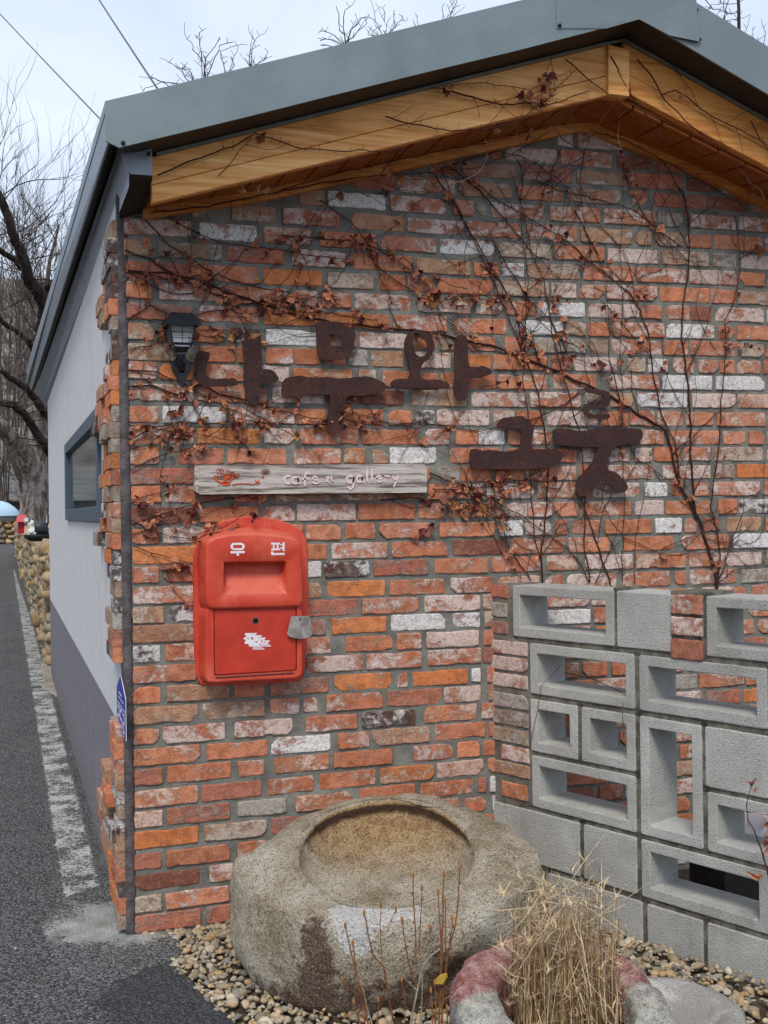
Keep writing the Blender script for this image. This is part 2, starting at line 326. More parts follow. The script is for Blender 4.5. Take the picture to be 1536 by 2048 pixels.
def m_hillside():
    s = SH('winter_hillside'); a = s.noise(.25, 5, .7); b = s.noise(2.2, 5, .75)
    c = s.ramp(s.math('ADD', s.math('MULTIPLY', a, .4), s.math('MULTIPLY', b, .6)), [(.35, (.13, .12, .118)), (.52, (.20, .185, .175)), (.7, (.28, .26, .245))]); return s.fin(c, 1, spec=.05)
def m_rubble():
    s = SH('rubble_stone'); c1, al = s.attr('c1'); n = s.noise(11, 4, .65); f = s.noise(80, 3, .7)
    c = s.mix(s.ss(n, .38, .68, 0, .6), c1, s.mix(.5, c1, (.16, .12, .07))); c = s.mix(s.ss(f, .55, .7, 0, .5), c, (.10, .08, .06)); return s.fin(c, .95, s.bump(f, .8, .01), spec=.1)
def m_glass():
    s = SH('dark_window_glass'); g = s.noise(1.5, 3, .5)
    return s.fin(s.mix(g, (.03, .045, .05), (.06, .08, .085)), .06, spec=.8)
BRICK = m_brick(); MORTAR = m_mortar(); FLASH = m_metal_flash('grey_metal_flashing', (.165, .205, .22)); DARKMET = m_simple('brown_metal_and_eave_shade', (.052, .042, .036), .55, .2)
BOX_M = m_metal_flash('eave_metal', (.22, .245, .28))
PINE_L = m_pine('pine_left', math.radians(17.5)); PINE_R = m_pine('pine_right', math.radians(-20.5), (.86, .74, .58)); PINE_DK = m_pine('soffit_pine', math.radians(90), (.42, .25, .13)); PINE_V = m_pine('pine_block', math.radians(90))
BREEZE = m_breeze(); RENDER = m_render(); ASPH = m_asphalt(); LINEM = m_line(); CEMENT = m_cement(); GRANITE = m_granite(); PINKST = m_pinkstone(); RUST = m_rust(); GREYWOOD = m_greywood()
RED = m_red(); LEAF = m_leaf(); PEB = m_pebble(); HILL = m_hillside(); RUBBLE = m_rubble(); GLASS = m_glass()
STRIP = m_simple('corner_cement', (.145, .13, .135), .95, 0, .25, 25, .9, .006, .1)
BLACKP = m_simple('black_painted_metal', (.013, .016, .022), .35, .1, .2, 30, .1, .001, .5)
FRAME = m_simple('blue_grey_frame', (.075, .105, .145), .5, 0, .1)
SCREW = m_simple('rusty_screw', (.05, .03, .028), .6, .5)
WHITEP = m_simple('white_paint', (.74, .72, .76), .6, 0, .06)
PINKP = m_simple('pink_letter_paint', (.82, .62, .62), .7, 0, .1, 200)
ORANGEP = m_simple('orange_paint', (.66, .085, .015), .6, 0, .1)
VINE = m_simple('vine_bark', (.085, .032, .024), .85, 0, .3, 90, .4, .002, .15)
VINE_P = m_simple('pale_tendril', (.36, .22, .15), .85, 0, .2, 90)
STRAW = m_simple('dry_straw', (.60, .43, .24), .8, 0, .3, 45, .1, .001, .15, (.19, .105, .045))
REDSTEM = m_simple('orange_brown_stem', (.30, .11, .035), .8, 0, .3, 60)
GREYSTEM = m_simple('pale_dead_stem', (.36, .31, .26), .85, 0, .25, 60)
BARK_D = m_bark('dark_bark', (.022, .018, .016), (.085, .07, .058)); BARK_O = m_bark('old_pale_bark', (.075, .058, .048), (.46, .40, .34), 9)
TWIG = m_simple('grey_brown_twigs', (.12, .09, .075), .9, 0, .3, 5)
BLUEPL = m_simple('blue_enamel', (.035, .06, .40), .35, 0, .15)
SOILM = m_simple('brown_soil', (.10, .08, .055), .95, 0, .3, 12, .6, .01, .1)
DARKSOIL = m_simple('planter_soil', (.03, .024, .018), .98, 0, .3, 40, .6, .01, .1)
# ------------------------------------------------------------------ the building: brick gable wall
house = empty('cafe_building', 'single-storey cafe with old brick gable wall and grey metal roof edge', 'building')
PITCH = .067
LV = dict(zip(range(-1, 35), [428, 469, 511.5, 555.7, 596.6, 637.5, 680, 720.3, 757, 801, 845, 888, 930, 969.6, 1006.6, 1048, 1089, 1129.5, 1167, 1209, 1248, 1287, 1327, 1368, 1409, 1451, 1493, 1534, 1573, 1618, 1658, 1700, 1743, 1785, 1828, 1868]))
MV = dict(zip(range(-4, 31), [355, 394.6, 434, 474, 512, 553, 590, 629, 668, 703.7, 739, 778.5, 814, 852, 889.7, 927, 963, 998.5, 1036, 1073, 1110, 1146, 1185, 1220, 1255, 1291, 1326, 1365.5, 1402, 1438, 1475, 1512, 1549, 1586, 1623]))
NV = dict(zip(range(-3, 19), [425, 463.6, 502.7, 538.6, 572.7, 609.8, 645, 680, 714, 748.5, 780.7, 816, 852.7, 889, 922, 956, 991, 1026.6, 1062.7, 1096, 1131, 1165]))
def _res(tab, u, k):
    kk = min(max(k, min(tab)), max(tab)); p = W(u, tab[kk], 'y', 0); return p[2] - (34 - kk) * PITCH
def zrow(k, x):
    "height of the underside of brick course k at x (courses wander a little)"
    return (34 - k) * PITCH + interp(x, [0, 1.22, 2.41], [_res(LV, 256, k), _res(MV, 951, k), _res(NV, 1509, k)])
# base and worn-layer colours
C_ = {'O': (.61, .205, .095), 'o': (.65, .215, .065), 'R': (.52, .175, .11), 'P': (.60, .21, .11), 'W': (.48, .18, .11), 'T': (.50, .275, .165), 'K': (.022, .022, .028), 'G': (.36, .27, .19), 'D': (.24, .085, .06)}
D_ = {'O': ((.68, .48, .39), .42), 'o': ((.60, .40, .28), .28), 'R': ((.38, .25, .21), .4), 'P': ((.72, .58, .52), .56), 'W': ((.80, .79, .78), .86), 'T': ((.56, .46, .37), .50), 'K': ((.72, .68, .66), .52), 'G': ((.44, .41, .37), .6), 'D': ((.30, .13, .09), .4)}
ROWS = {
-6: '1116-1146P', -5: '975-1003R 1013-1114P 1122-1224P 1236-1302D', -4: '860-916R 926-1033R 1043-1146R 1155-1255T 1264-1365R 1374-1441D',
-3: '704-790R 800-910P 918-1024T 1035-1126O 1137-1240T 1266-1296P 1310-1369R 1372-1413R 1420-1498D',
-2: '600-647T 656-771W 780-890P 907-948P 955-972G 984-1088P 1101-1200O 1208-1310P 1317-1365G 1380-1472P 1479-1570P',
-1: '385-407T 464-550T 567-678P 704-807T 816-927P 935-1041P 1054-1154P 1162-1264T 1272-1303T 1312-1365T 1372-1423O 1429-1525O 1532-1640P',
0: '249-381P 399-513W 528-622O 640-752O 763-872P 881-988W 998-1101T 1109-1208O 1217-1317P 1325-1418T 1427-1473G 1482-1590P',
1: '248-304T 317-443G 454-568R 584-690P 707-824O 834-940T 948-998O 1005-1048W 1056-1159T 1167-1268P 1274-1373P 1380-1476P 1481-1529O 1537-1640P',
2: '253-380R 394-516P 528-643o 656-746T 759-810O 816-868O 876-984O 991-1097T 1104-1153P 1160-1208O 1214-1314P 1321-1419O 1423-1471P 1477-1580T',
3: '253-303O 318-443P 452-572O 584-635P 644-701O 711-821P 837-940P 953-1005P 1011-1069O 1077-1170W 1177-1244P 1248-1278P 1284-1322P 1331-1380O 1382-1423D 1432-1527P 1535-1640W',
4: '254-383R 396-517P 529-648o 650-778o 787-894P 907-1013O 1033-1126W 1130-1171T 1178-1219O 1227-1328O 1334-1429W 1437-1470P 1475-1580P',
5: '257-309T 321-447O 461-522K 533-648W 657-712O 720-816P 826-870O 878-926G 933-991P 1010-1061P 1068-1171G 1178-1219G 1224-1323P 1329-1376O 1381-1476P 1483-1527T 1533-1580O',
6: '257-388T 400-470O 476-523O 532-586P 589-644O 653-690R 695-735G 744-806T 830-902P 916-981o 986-1044O 1050-1095O 1104-1145R 1147-1234P 1257-1290T 1298-1335W 1348-1387P 1398-1436O 1440-1469P 1475-1521O 1528-1640R',
7: '258-313P 321-386o 400-487O 495-515R 525-578P 587-703o 718-752T 766-876O 882-912O 920-991O 997-1095O 1108-1193O 1221-1319P 1325-1424W 1433-1529W 1537-1640O',
8: '258-386P 396-490P 500-533R 546-648P 655-807D 824-933T 944-1051P 1061-1162P 1169-1208G 1222-1267T 1276-1374W 1385-1471P 1477-1580O',
9: '260-317O 326-451W 461-589P 592-652O 660-765O 777-824O 832-868K 875-979P 988-1030P 1033-1085O 1095-1195P 1204-1256O 1260-1309P 1316-1365O 1373-1426O 1434-1530O 1537-1640P',
10: '260-388P 396-521o 529-590P 602-717P 725-836O 851-898P 912-955O 958-1009W 1017-1105P 1113-1212P 1220-1327O 1341-1439P 1448-1491P 1498-1528P 1535-1640T',
11: '262-318O 355-447R 456-572P 588-681P 689-730o 746-775T 781-873W 901-1000O 1015-1105O 1112-1152R 1162-1260P 1271-1302P 1308-1359O 1367-1421P 1429-1526T 1534-1640O',
12: '262-388R 396-500O 508-610T 620-740P 750-860O 875-920G 923-985O 991-1048O 1052-1152O 1160-1205P 1212-1308P 1327-1422P 1432-1468T 1475-1580o',
13: '263-322O 332-394P 400-450R 467-537P 550-664T 674-785P 797-846T 856-965P 975-1013P 1014-1068P 1076-1155O 1163-1182O 1186-1280P 1290-1335W 1343-1367O 1388-1419O 1426-1519P 1527-1640P',
14: '263-391D 400-515O 525-589P 595-711P 717-829O 837-892P 899-1004T 1012-1055P 1057-1104P 1110-1156P 1163-1262O 1271-1328P 1333-1422O 1438-1473O 1479-1590K',
15: '265-317O 327-440P 450-560T 570-605P 612-681P 691-750O 759-860P 880-988O 1000-1045W 1052-1102P 1111-1135R 1147-1200P 1210-1304O 1312-1363W 1370-1394P 1408-1440R 1455-1523T 1532-1640O',
16: '266-390o 400-500O 510-590P 598-653O 664-774P 785-895O 907-1013D 1023-1130O 1138-1220O 1249-1347O 1364-1458P 1468-1570W',
17: '266-317P 327-420R 430-520O 530-606P 612-642W 650-739K 748-856R 870-976O 984-1081P 1095-1155O 1171-1265P 1273-1371O 1379-1421O 1429-1524P 1532-1640T',
18: '267-390P 400-500O 510-590T 600-643T 655-770o 780-890O 902-985P 995-1080O 1090-1126P 1134-1232P 1245-1340O 1350-1372O 1381-1473P 1483-1590G',
19: '266-327T 339-440K 450-590O 600-715R 725-837P 850-960P', 20: '266-390T 400-500O 510-595P 605-651R 664-773o 783-890W 907-960W',
21: '267-320K 332-420O 430-590P 600-661P 692-785O 794-843O 854-957P', 22: '267-392P 402-500O 510-604P 614-726P 734-843P 857-962P',
23: '267-321O 334-458T 469-528R 541-657R 670-782o 795-815P 826-935o 944-961W', 24: '268-396T 407-529T 541-599P 608-635P 653-765O 774-884R 889-962P',
25: '268-318O 326-450P 470-585P 612-714P 725-830K 850-953O', 26: '268-401O 414-535O 543-661W 677-738O 747-859T 872-970P',
27: '270-325R 335-461O 478-528P 550-658O 668-784O 829-907P 916-960O', 28: '270-396O 405-523R 537-627O 640-751O 761-868o 876-967O',
29: '270-325O 334-459R 476-573G 592-704O 720-830O 842-948O 958-972R', 30: '270-396o 409-533T 543-650R 660-780O 790-920O 931-973O',
31: '270-322R 334-460O 477-540O 550-660P', 32: '271-399D 420-520P', 33: '271-323T 332-459P 470-580O', 34: '271-401R 413-530R'}
rb = random.Random(5)
def outline(x0, x1, zb0, zb1, h, rnd, chip=1.0, step=.011):
    "irregular old brick face in the wall plane, counter-clockwise"
    x0 -= .0012; x1 += .0012; L_ = x1 - x0; n = max(3, int(L_ / step)); m = 5; sd = rnd.random() * 100; P = []
    def zb(x): return lerp(zb0, zb1, (x - x0) / L_)
    for i in range(n): P.append([x0 + L_ * i / n, zb(x0 + L_ * i / n)])
    for i in range(m): P.append([x1, zb1 + h * i / m])
    for i in range(n): x = x1 - L_ * i / n; P.append([x, zb(x) + h])
    for i in range(m): P.append([x0, zb0 + h - h * i / m])
    cor = [(x0, zb0), (x1, zb1), (x1, zb1 + h), (x0, zb0 + h)]; rad = [rnd.uniform(.002, .0055) if rnd.random() > .11 * chip else rnd.uniform(.012, .024) for _ in cor]
    cx_, cz_ = (x0 + x1) / 2, (zb0 + zb1) / 2 + h / 2; notch = []
    for _ in range(2):
        if rnd.random() < .42 * chip: notch.append((rnd.uniform(x0, x1), rnd.choice([0, 0, 1]), rnd.uniform(.012, .045), rnd.uniform(.002, .006)))
    Q = []
    for x, z in P:
        for (ax, az), r in zip(cor, rad):
            sx = 1 if ax < cx_ else -1; sz = 1 if az < cz_ + 0 else -1
            dx = (x - ax) * sx; dz = (z - az) * sz
            if dx < r and dz < r:
                if r > .011: # broken corner
                    t = (r - dx - dz)
                    if t > 0: x += sx * t * .5; z += sz * t * .5
                else:
                    ex, ez = r - dx, r - dz; l = math.hypot(ex, ez)
                    if l > r: x = ax + sx * (r - ex * r / l); z = az + sz * (r - ez * r / l)
        bot = z < cz_
        for nx, sd_, wd, dp in notch:
            if (sd_ == 0) == bot and abs(x - nx) < wd: z += (1 if bot else -1) * dp * (1 - abs(x - nx) / wd) ** .6
        j = mnoise.noise(Vector((x * 55, z * 55, sd))) * .0022 + mnoise.noise(Vector((x * 160, z * 160, sd))) * .0011
        j2 = mnoise.noise(Vector((x * 55, z * 55, sd + 9))) * .0022
        Q.append((x + j2, z + j))
    return Q, (cx_, cz_)
def brick_colors(code, rnd):
    a = C_[code]; b, amt = D_[code]; f = rnd.uniform(.82, 1.16); g = rnd.uniform(.92, 1.08)
    return (a[0] * f, a[1] * f * g, a[2] * f * g, rnd.random()), (b[0] * g, b[1] * g, b[2] * g, min(.93, max(0, amt + rnd.uniform(-.20, .20))))
def face_brick(mb, x0, x1, zb0, zb1, h, code, rnd, y=-.007, chip=1.0):
    Q, (cx_, cz_) = outline(x0, x1, zb0, zb1, h, rnd, chip); c1, c2 = brick_colors(code, rnd)
    y += rnd.uniform(-.003, .002); tl = rnd.uniform(-.018, .018); tz = rnd.uniform(-.03, .03)
    def yy(x, z): return y + tl * (x - cx_) + tz * (z - cz_)
    def ins(d): 
        o = []
        for x, z in Q:
            dx, dz = cx_ - x, cz_ - z; o.append((x + (math.copysign(min(d, abs(dx)), dx)) * min(1, abs(dx) / .02), z + math.copysign(min(d, abs(dz)), dz) * min(1, abs(dz) / .01)))
        return o
    R = [[(x, .012, z) for x, z in Q], [(x, yy(x, z) + .003, z) for x, z in Q], [(x, yy(x, z) + .0008, z) for x, z in ins(.0012)], [(x, yy(x, z) + mnoise.noise(Vector((x * 60, z * 60, y * 900))) * .0009, z) for x, z in ins(.0035)]]
    mb.rings(R, 0, c1, c2, close1=True)
def ztrim(x):   # underside of the wall trim
    return interp(x, TRX, TRZ)
_t = [W(u, v, 'y', -.02) for u, v in ((240, 448), (295, 438), (540, 400), (1000, 298), (1160, 263), (1180, 266), (1236, 291), (1351, 330), (1536, 421))]
TRX = [p[0] for p in _t]; TRZ = [p[2] for p in _t]
TRX += [3.6]; TRZ += [TRZ[-1] - (3.6 - TRX[-2]) * .31]
TRX = [-.1] + TRX; TRZ = [TRZ[0] - .03] + TRZ
XW1 = 3.42
mb = MB(); bricks = []
for k in range(-6, 35):
    row = []
    for tok in ROWS.get(k, '').split():
        a, rest = tok.split('-'); b, c = rest[:-1], rest[-1]; um = (float(a) + float(b)) / 2
        vm = proj((W(um, 1000, 'y', 0)[0], 0, (34 - k) * PITCH + .026))[1]
        row.append((W(float(a), vm, 'y', -.006)[0], W(float(b), vm, 'y', -.006)[0], c))
    x = row[-1][1] if row else 1.0
    xe = XW1
    while x < xe - .08:
        x += rb.uniform(.010, .028); L_ = rb.choice([.205, .205, .205, .1, .15, .2]); row.append((x, min(x + L_, xe), rb.choice('OOOPPPPRTGoW'))); x += L_
    for (x0, x1, c) in row:
        z0, z1 = zrow(k, x0), zrow(k, x1)
        if min(z0, z1) + .02 > ztrim((x0 + x1) / 2) + .07 or x1 < x0 + .012: continue
        if k <= -1 and (z0 > ztrim(x0) + .06 and z1 > ztrim(x1) + .06): continue
        face_brick(mb, x0, x1, z0, z1, rb.uniform(.0525, .0572), c, rb)
mb.build('bricks', BRICK, house, fix=False)
# mortar bed: a wandering, trowelled sheet a few millimetres behind the brick faces
mb = MB(); nx, nzz = 330, 270; vs = []; fs = []
for j in range(nzz + 1):
    for i in range(nx + 1):
        x = -.001 + XW1 * i / nx; zt = ztrim(x) + .11; z = -.06 + (zt + .06) * j / nzz
        y = -.0024 + fbm(x * 14, z * 14, 3) * .0032 + fbm(x * 70, z * 90, 8, 2) * .0014
        vs.append((x, y, z))
fs = [(j * (nx + 1) + i, j * (nx + 1) + i + 1, (j + 1) * (nx + 1) + i + 1, (j + 1) * (nx + 1) + i) for j in range(nzz) for i in range(nx)]
mb.add(vs, fs); mb.build('mortar', MORTAR, house, smooth=True, fix=False)
# cement strip up the corner
mb = MB(); vs = []; n = 90
R = []
for j in range(n + 1):
    z = -.05 + 2.47 * j / n; q = lambda a: fbm(a * 9, z * 22, 4, 2) * .0022
    R.append([(-.034 + q(1), .05, z), (-.034 + q(2), -.003 + q(3), z), (-.018, -.004 + q(5), z), (-.002 + q(6), -.002 + q(7), z), (-.001, .05, z)])
mb.rings(R, cyc=True, close0=True, close1=True); mb.build('corner_strip', STRIP, house, smooth=True)
# rendered side wall with window opening
WY0, WY1, WZ0, WZ1 = .80, 3.28, 1.372, 1.765; YB = 6.35; XS = -.032
mb = MB()
ztop = 2.40
for (a, b, c, d) in ((.02, WY0, -.05, ztop), (WY1, YB, -.05, ztop), (WY0, WY1, -.05, WZ0), (WY0, WY1, WZ1, ztop)): mb.box(XS, .14, a, b, c, d)
mb.box(.14, XW1, YB - .15, YB, -.05, 2.7); mb.box(XW1 - .02, XW1 + .12, .02, YB, -.05, 2.45)
mb.box(.14, XW1, .015, .12, -.05, 2.32)
mb.build('side_wall', RENDER, house, fix=False)
mb = MB(); t = .05
for (a, b, c, d) in ((WY0 - .03, WY0 + t, WZ0 - .03, WZ1 + .03), (WY1 - t - .03, WY1 + .02, WZ0 - .03, WZ1 + .03), (WY0 + t, WY1 - t - .03, WZ0 - .03, WZ0 + .032), (WY0 + t, WY1 - t - .03, WZ1 - .03, WZ1 + .03)): mb.box(XS - .016, .08, a, b, c, d)
win = mb.build('window', FRAME, house, bevel=.003); 
mb = MB(); mb.box(XS + .006, XS + .012, WY0 + t, WY1 - t - .03, WZ0 + .03, WZ1 - .03); mb.build('pane', GLASS, win)
# ragged stack of bricks up the side of the corner
QV = [(455, 218), (490, 206), (560, 194), (620, 189), (645, 190), (655, 214), (700, 206), (760, 205), (775, 192), (800, 193), (830, 186), (870, 184), (885, 201), (960, 198), (1040, 204), (1050, 191), (1085, 184), (1100, 201), (1135, 206), (1150, 226), (1175, 210), (1210, 206), (1245, 212), (1320, 214), (1330, 233), (1400, 219), (1410, 229), (1450, 216), (1500, 208), (1560, 196), (1610, 193), (1650, 196), (1700, 206), (1760, 216), (1850, 238)]
mb = MB(); rq = random.Random(11); z = .02; zi = 0
while z < 2.30:
    h = rq.uniform(.046, .056); y = .001 + rq.uniform(0, .006); first = True; nb = 0
    while y < 1.5:
        L_ = rq.choice([.105, .105, .21, .16, .06]); x_out = XS - rq.uniform(.022, .036) - (0 if first else rq.uniform(-.004, .012))
        u, v = proj((x_out, y + L_ * .7, z + h / 2))
        if not first and u < interp(v, [q[0] for q in QV], [q[1] for q in QV]): break
        plate = .66 < z < .85 and y < .17
        if first or rq.random() > .13:
            code = rq.choice('OOOOoRPPTTTGKG') if not ((z > 2.15) or (.98 < z < 1.22 and first) or (.30 < z < .45 and first) or (1.52 < z < 1.68 and first) or 1.86 < z < 2.0 and rq.random() < .7) else rq.choice('KGGK')
            c1, c2 = brick_colors(code, rq); c2 = (*c2[:3], c2[3] * .8)
            e = .0035; rg = []
            j = lambda: rq.uniform(-.002, .002)
            if not plate:
                zz0, zz1 = z + .0008, z + h - .0008; ya, yb = y + .0006, y + L_ - .0006; sk = rq.uniform(-.004, .004)
                for xx, d in ((XS + .01, 0), (x_out + e, 0), (x_out + .001, e * .5), (x_out, e)):
                    rg.append([(xx, ya + d + j() * .3, zz0 + d), (xx + sk, yb - d, zz0 + d), (xx + sk, yb - d, zz1 - d), (xx, ya + d + j() * .3, zz1 - d)])
                mb.rings(rg, 0, c1, c2, close1=True)
        y += L_; first = False; nb += 1
    z += h
mb.build('corner_bricks', BRICK, house)

# ------------------------------------------------------------------ roof edge
YF, YBG = -.40, -.26
def bw(u, v, y): return W(u, v, 'y', y)
def lineX(p, q, x):  # point on 3D line p-q at x
    t = (x - p[0]) / (q[0] - p[0]); return np.array(p) + (np.array(q) - np.array(p)) * t
# pine barge boards, each of an upper and a lower board
bl_b0, bl_b1 = bw(304, 407, YBG), bw(1216, 191, YBG); bl_t0, bl_t1 = bw(301, 314, YBG), bw(1214, 90, YBG)
br_b0, br_b1 = bw(1262, 191, YBG), bw(1536, 336, YBG); br_t0, br_t1 = bw(1246, 84, YBG), bw(1536, 246, YBG)
XR = 3.75
br_b1 = lineX(br_b0, br_b1, XR); br_t1 = lineX(br_t0, br_t1, XR)
def board(p0, p1, q0, q1, th, name, matl, parent=house, dy=0, label=None):
    mb = MB(); A = [np.array(p) + (0, dy, 0) for p in (p0, p1, q1, q0)]; mb.slab(*A, (0, th, 0)); return mb.build(name, matl, parent, bevel=.003, label=label)
g0 = lambda a, b, f: lerp(a, b, f)
board(g0(bl_b0, bl_t0, .40), g0(bl_b1, bl_t1, .40), bl_t0, bl_t1, .03, 'barge_board', PINE_L)
board(bl_b0, bl_b1, g0(bl_b0, bl_t0, .385), g0(bl_b1, bl_t1, .385), .034, 'barge_board', PINE_L, dy=-.004)
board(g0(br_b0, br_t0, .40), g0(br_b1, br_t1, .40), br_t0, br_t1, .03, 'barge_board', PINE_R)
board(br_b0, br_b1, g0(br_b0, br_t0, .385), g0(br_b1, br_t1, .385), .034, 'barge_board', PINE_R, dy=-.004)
kb = [bw(1217, 181, YBG - .02), bw(1259, 193, YBG - .02), bw(1259, 100, YBG - .02), bw(1217, 88, YBG - .02)]
kb[0][2] = kb[1][2] = bw(1238, 190, YBG - .02)[2]; mb = MB(); mb.slab(*kb, (0, .06, 0)); mb.build('apex_block', PINE_V, house, bevel=.002)
# soffit boards: individual planks running back to the wall, closed above
def soffit(b0, b1, tr, n, seed):
    r = random.Random(seed); mb = MB()
    for i in range(n):
        f0, f1 = i / n + .0022, (i + 1) / n - .0022; P = []
        for f in (f0, f1):
            p = lerp(np.array(b0), np.array(b1), f) + np.array((0, .03, .012)); x = p[0]; q = np.array((x, -.004, ztrim(x) + .035)); P.append((p, q))
        dz = r.uniform(0, .002); (a, b), (c, d) = P
        for q in (a, b, c, d): q[2] += dz
        mb.slab(a, c, d, b, (0, 0, .012))
    a, c = np.array(b0) + (0, .03, .028), np.array(b1) + (0, .03, .028)
    mb.slab(a, c, (c[0], 0, ztrim(c[0]) + .05), (a[0], 0, ztrim(a[0]) + .05), (0, 0, .01))
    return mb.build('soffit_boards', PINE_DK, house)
apx = W(1172, 262, 'y', -.02)[0]
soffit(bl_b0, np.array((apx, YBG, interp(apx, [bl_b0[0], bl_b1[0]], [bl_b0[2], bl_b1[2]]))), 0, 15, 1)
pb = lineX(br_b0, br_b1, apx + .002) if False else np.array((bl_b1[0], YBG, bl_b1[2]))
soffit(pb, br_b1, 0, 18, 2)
# wall trim under the soffit
mb = MB(); xs = [q for q in TRX if q > .03]; xs = [.045] + xs
P0 = [(x, ztrim(x)) for x in xs]
for (xa, za), (xb, zb_) in zip(P0[:-1], P0[1:]): mb.hexa([(xa, -.034, za), (xb, -.034, zb_), (xb, .002, zb_), (xa, .002, za), (xa, -.034, za + .036), (xb, -.034, zb_ + .036), (xb, .002, zb_ + .036), (xa, .002, za + .036)])
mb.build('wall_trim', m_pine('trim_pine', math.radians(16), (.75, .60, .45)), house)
# metal rake flashing
fb = [bw(u, v, YF) for u, v in ((238, 296), (520, 228), (768, 165), (1100, 86), (1278, 37))]; ft = [bw(u, v, YF) for u, v in ((210, 203), (520, 130), (768, 68), (1047, 0))]
fb0 = bw(214, 283, YF)
apt = lineX(ft[2], ft[3], fb[-1][0] + .02); rb0 = bw(1398, 105, YF); rb1 = lineX(fb[-1], bw(1536, 190, YF), XR); rt1 = lineX(apt, bw(1536, 95, YF), XR)
mb = MB()
xs = [fb[0][0]] + [p[0] for p in fb[1:]]
T = lambda x: interp(x, [p[0] for p in ft] + [apt[0], rt1[0]], [p[2] for p in ft] + [apt[2], rt1[2]]); B_ = lambda x: interp(x, [fb0[0]] + [p[0] for p in fb] + [rb1[0]], [fb0[2]] + [p[2] for p in fb] + [rb1[2]])
xs = [ft[0][0], fb[0][0], .3, .6, .9, 1.2, 1.5, fb[-1][0], apt[0], 1.9, 2.2, 2.6, 3.0, XR]
for xa, xb in zip(xs[:-1], xs[1:]): mb.hexa([(xa, YF - .004, B_(xa)), (xb, YF - .004, B_(xb)), (xb, YF + .004, B_(xb)), (xa, YF + .004, B_(xa)), (xa, YF - .004, T(xa)), (xb, YF - .004, T(xb)), (xb, YF + .004, T(xb)), (xa, YF + .004, T(xa))])
fascia = mb.build('rake_flashing', FLASH, house)
for u, v in ((246, 287), (297, 308)):
    mb = MB()
    p = bw(u, v, YF if u < 260 else YBG - .065) + (0, -.008, 0); mb.rings([[(p[0] + r * math.cos(a), p[1] + d, p[2] + r * math.sin(a)) for a in [i * math.pi / 4 for i in range(8)]] for r, d in ((.0065, .006), (.0065, 0), (.003, -.004))], close1=True); mb.build('screw', SCREW, fascia)
for u, v in ((1117, 53), (1390, 22), (1396, 81)):
    mb = MB()
    p = bw(u, v, YF) + (0, -.012, 0); mb.rings([[(p[0] + r * math.cos(a), p[1] + d, p[2] + r * math.sin(a)) for a in [i * math.pi / 4 for i in range(8)]] for r, d in ((.0065, .006), (.0065, 0), (.003, -.004))], close1=True); mb.build('screw', SCREW, fascia)
# ridge cover plate, slightly sprung away from the flashing
mb = MB(); ca, cb, cc = bw(1113, 57, YF - .006), bw(1212, 57, YF - .006), bw(1278, 39, YF - .006); ce, cf = bw(1338, 72, YF - .008), bw(1398, 84, YF - .012)
pl = [(ca[0], ca[2]), (cb[0], cb[2]), (cc[0], cc[2]), (ce[0], ce[2]), (cf[0], cf[2]), (cf[0] - .012, T(cf[0]) + .012), (apt[0], apt[2] + .012), (ca[0], T(ca[0]) + .012)]
mb.poly(pl, [], lambda p: (p[0], YF - .0065 - .010 * max(0, min(1, 1 - abs(p[0] - cf[0]) / .3)), p[1]), lambda p: (p[0], YF - .0045 - .010 * max(0, min(1, 1 - abs(p[0] - cf[0]) / .3)), p[1]))
mb.build('ridge_plate', FLASH, house)
# dark metal underside between flashing and barge boards, with pale drip strip on the barge top
mb = MB(); xs = [fb[0][0] + .004, bl_t0[0], .4, .8, 1.2, bl_t1[0], fb[-1][0], br_t0[0], 2.0, 2.5, 3.1, XR]; xs.sort()
G = lambda x: interp(x, [bl_t0[0], bl_t1[0], br_t0[0], br_t1[0]], [bl_t0[2], bl_t1[2] + .002, br_t0[2] + .002, br_t1[2]])
for xa, xb in zip(xs[:-1], xs[1:]):
    mb.slab((xa, YF + .004, B_(xa) + .003), (xb, YF + .004, B_(xb) + .003), (xb, YBG + .01, G(xb) + .008), (xa, YBG + .01, G(xa) + .008), (0, 0, .01))
mb.build('metal_underside', DARKMET, house)
mb = MB()
for xa, xb in zip([.06, .5, 1.0, bl_t1[0], br_t0[0], 2.2, 3.0][:-1], [.5, 1.0, bl_t1[0], br_t0[0], 2.2, 3.0, XR]): mb.hexa([(xa, YBG - .012, G(xa) - .004), (xb, YBG - .012, G(xb) - .004), (xb, YBG, G(xb) - .004), (xa, YBG, G(xa) - .004), (xa, YBG - .012, G(xa) + .006), (xb, YBG - .012, G(xb) + .006), (xb, YBG, G(xb) + .006), (xa, YBG, G(xa) + .006)])
mb.build('drip_strip', m_simple('pale_drip_strip', (.24, .22, .17), .8), house)
# eave along the side: outer fascia, recess, boxed soffit
YE = 6.55
fT0, fB0 = ft[0], bw(216, 283, YF); fT1, fB1 = W(52, 741, 'y', YE), W(62, 780, 'y', YE)
mb = MB(); mb.slab(fB0, fB1, fT1, fT0, (.006, 0, 0)); eave = mb.build('eave_fascia', BOX_M, house)
YX = -.31
bA0, bB0, bC0, bD0 = bw(240, 290, YX), bw(261, 348, YX), bw(305, 351, YX), bw(304, 296, YX)
bA1, bB1 = W(70, 784, 'y', YE), W(86, 803, 'y', YE)
mid = lambda a, b, t: lerp(np.array(a), np.array(b), t)
bC1 = np.array((XS + .02, YE, bB1[2] + .002)); bD1 = np.array((XS + .05, YE, bA1[2] + .02))
WZN, WZF = 2.318, 2.345
mb = MB(); vs = [bA0, bB0, (XS + .004, YX, WZN + .03), (XS + .008, YX, bD0[2] + .02), bA1, bB1, (XS + .004, YE, WZF), (XS + .008, YE, bA1[2] + .03)]
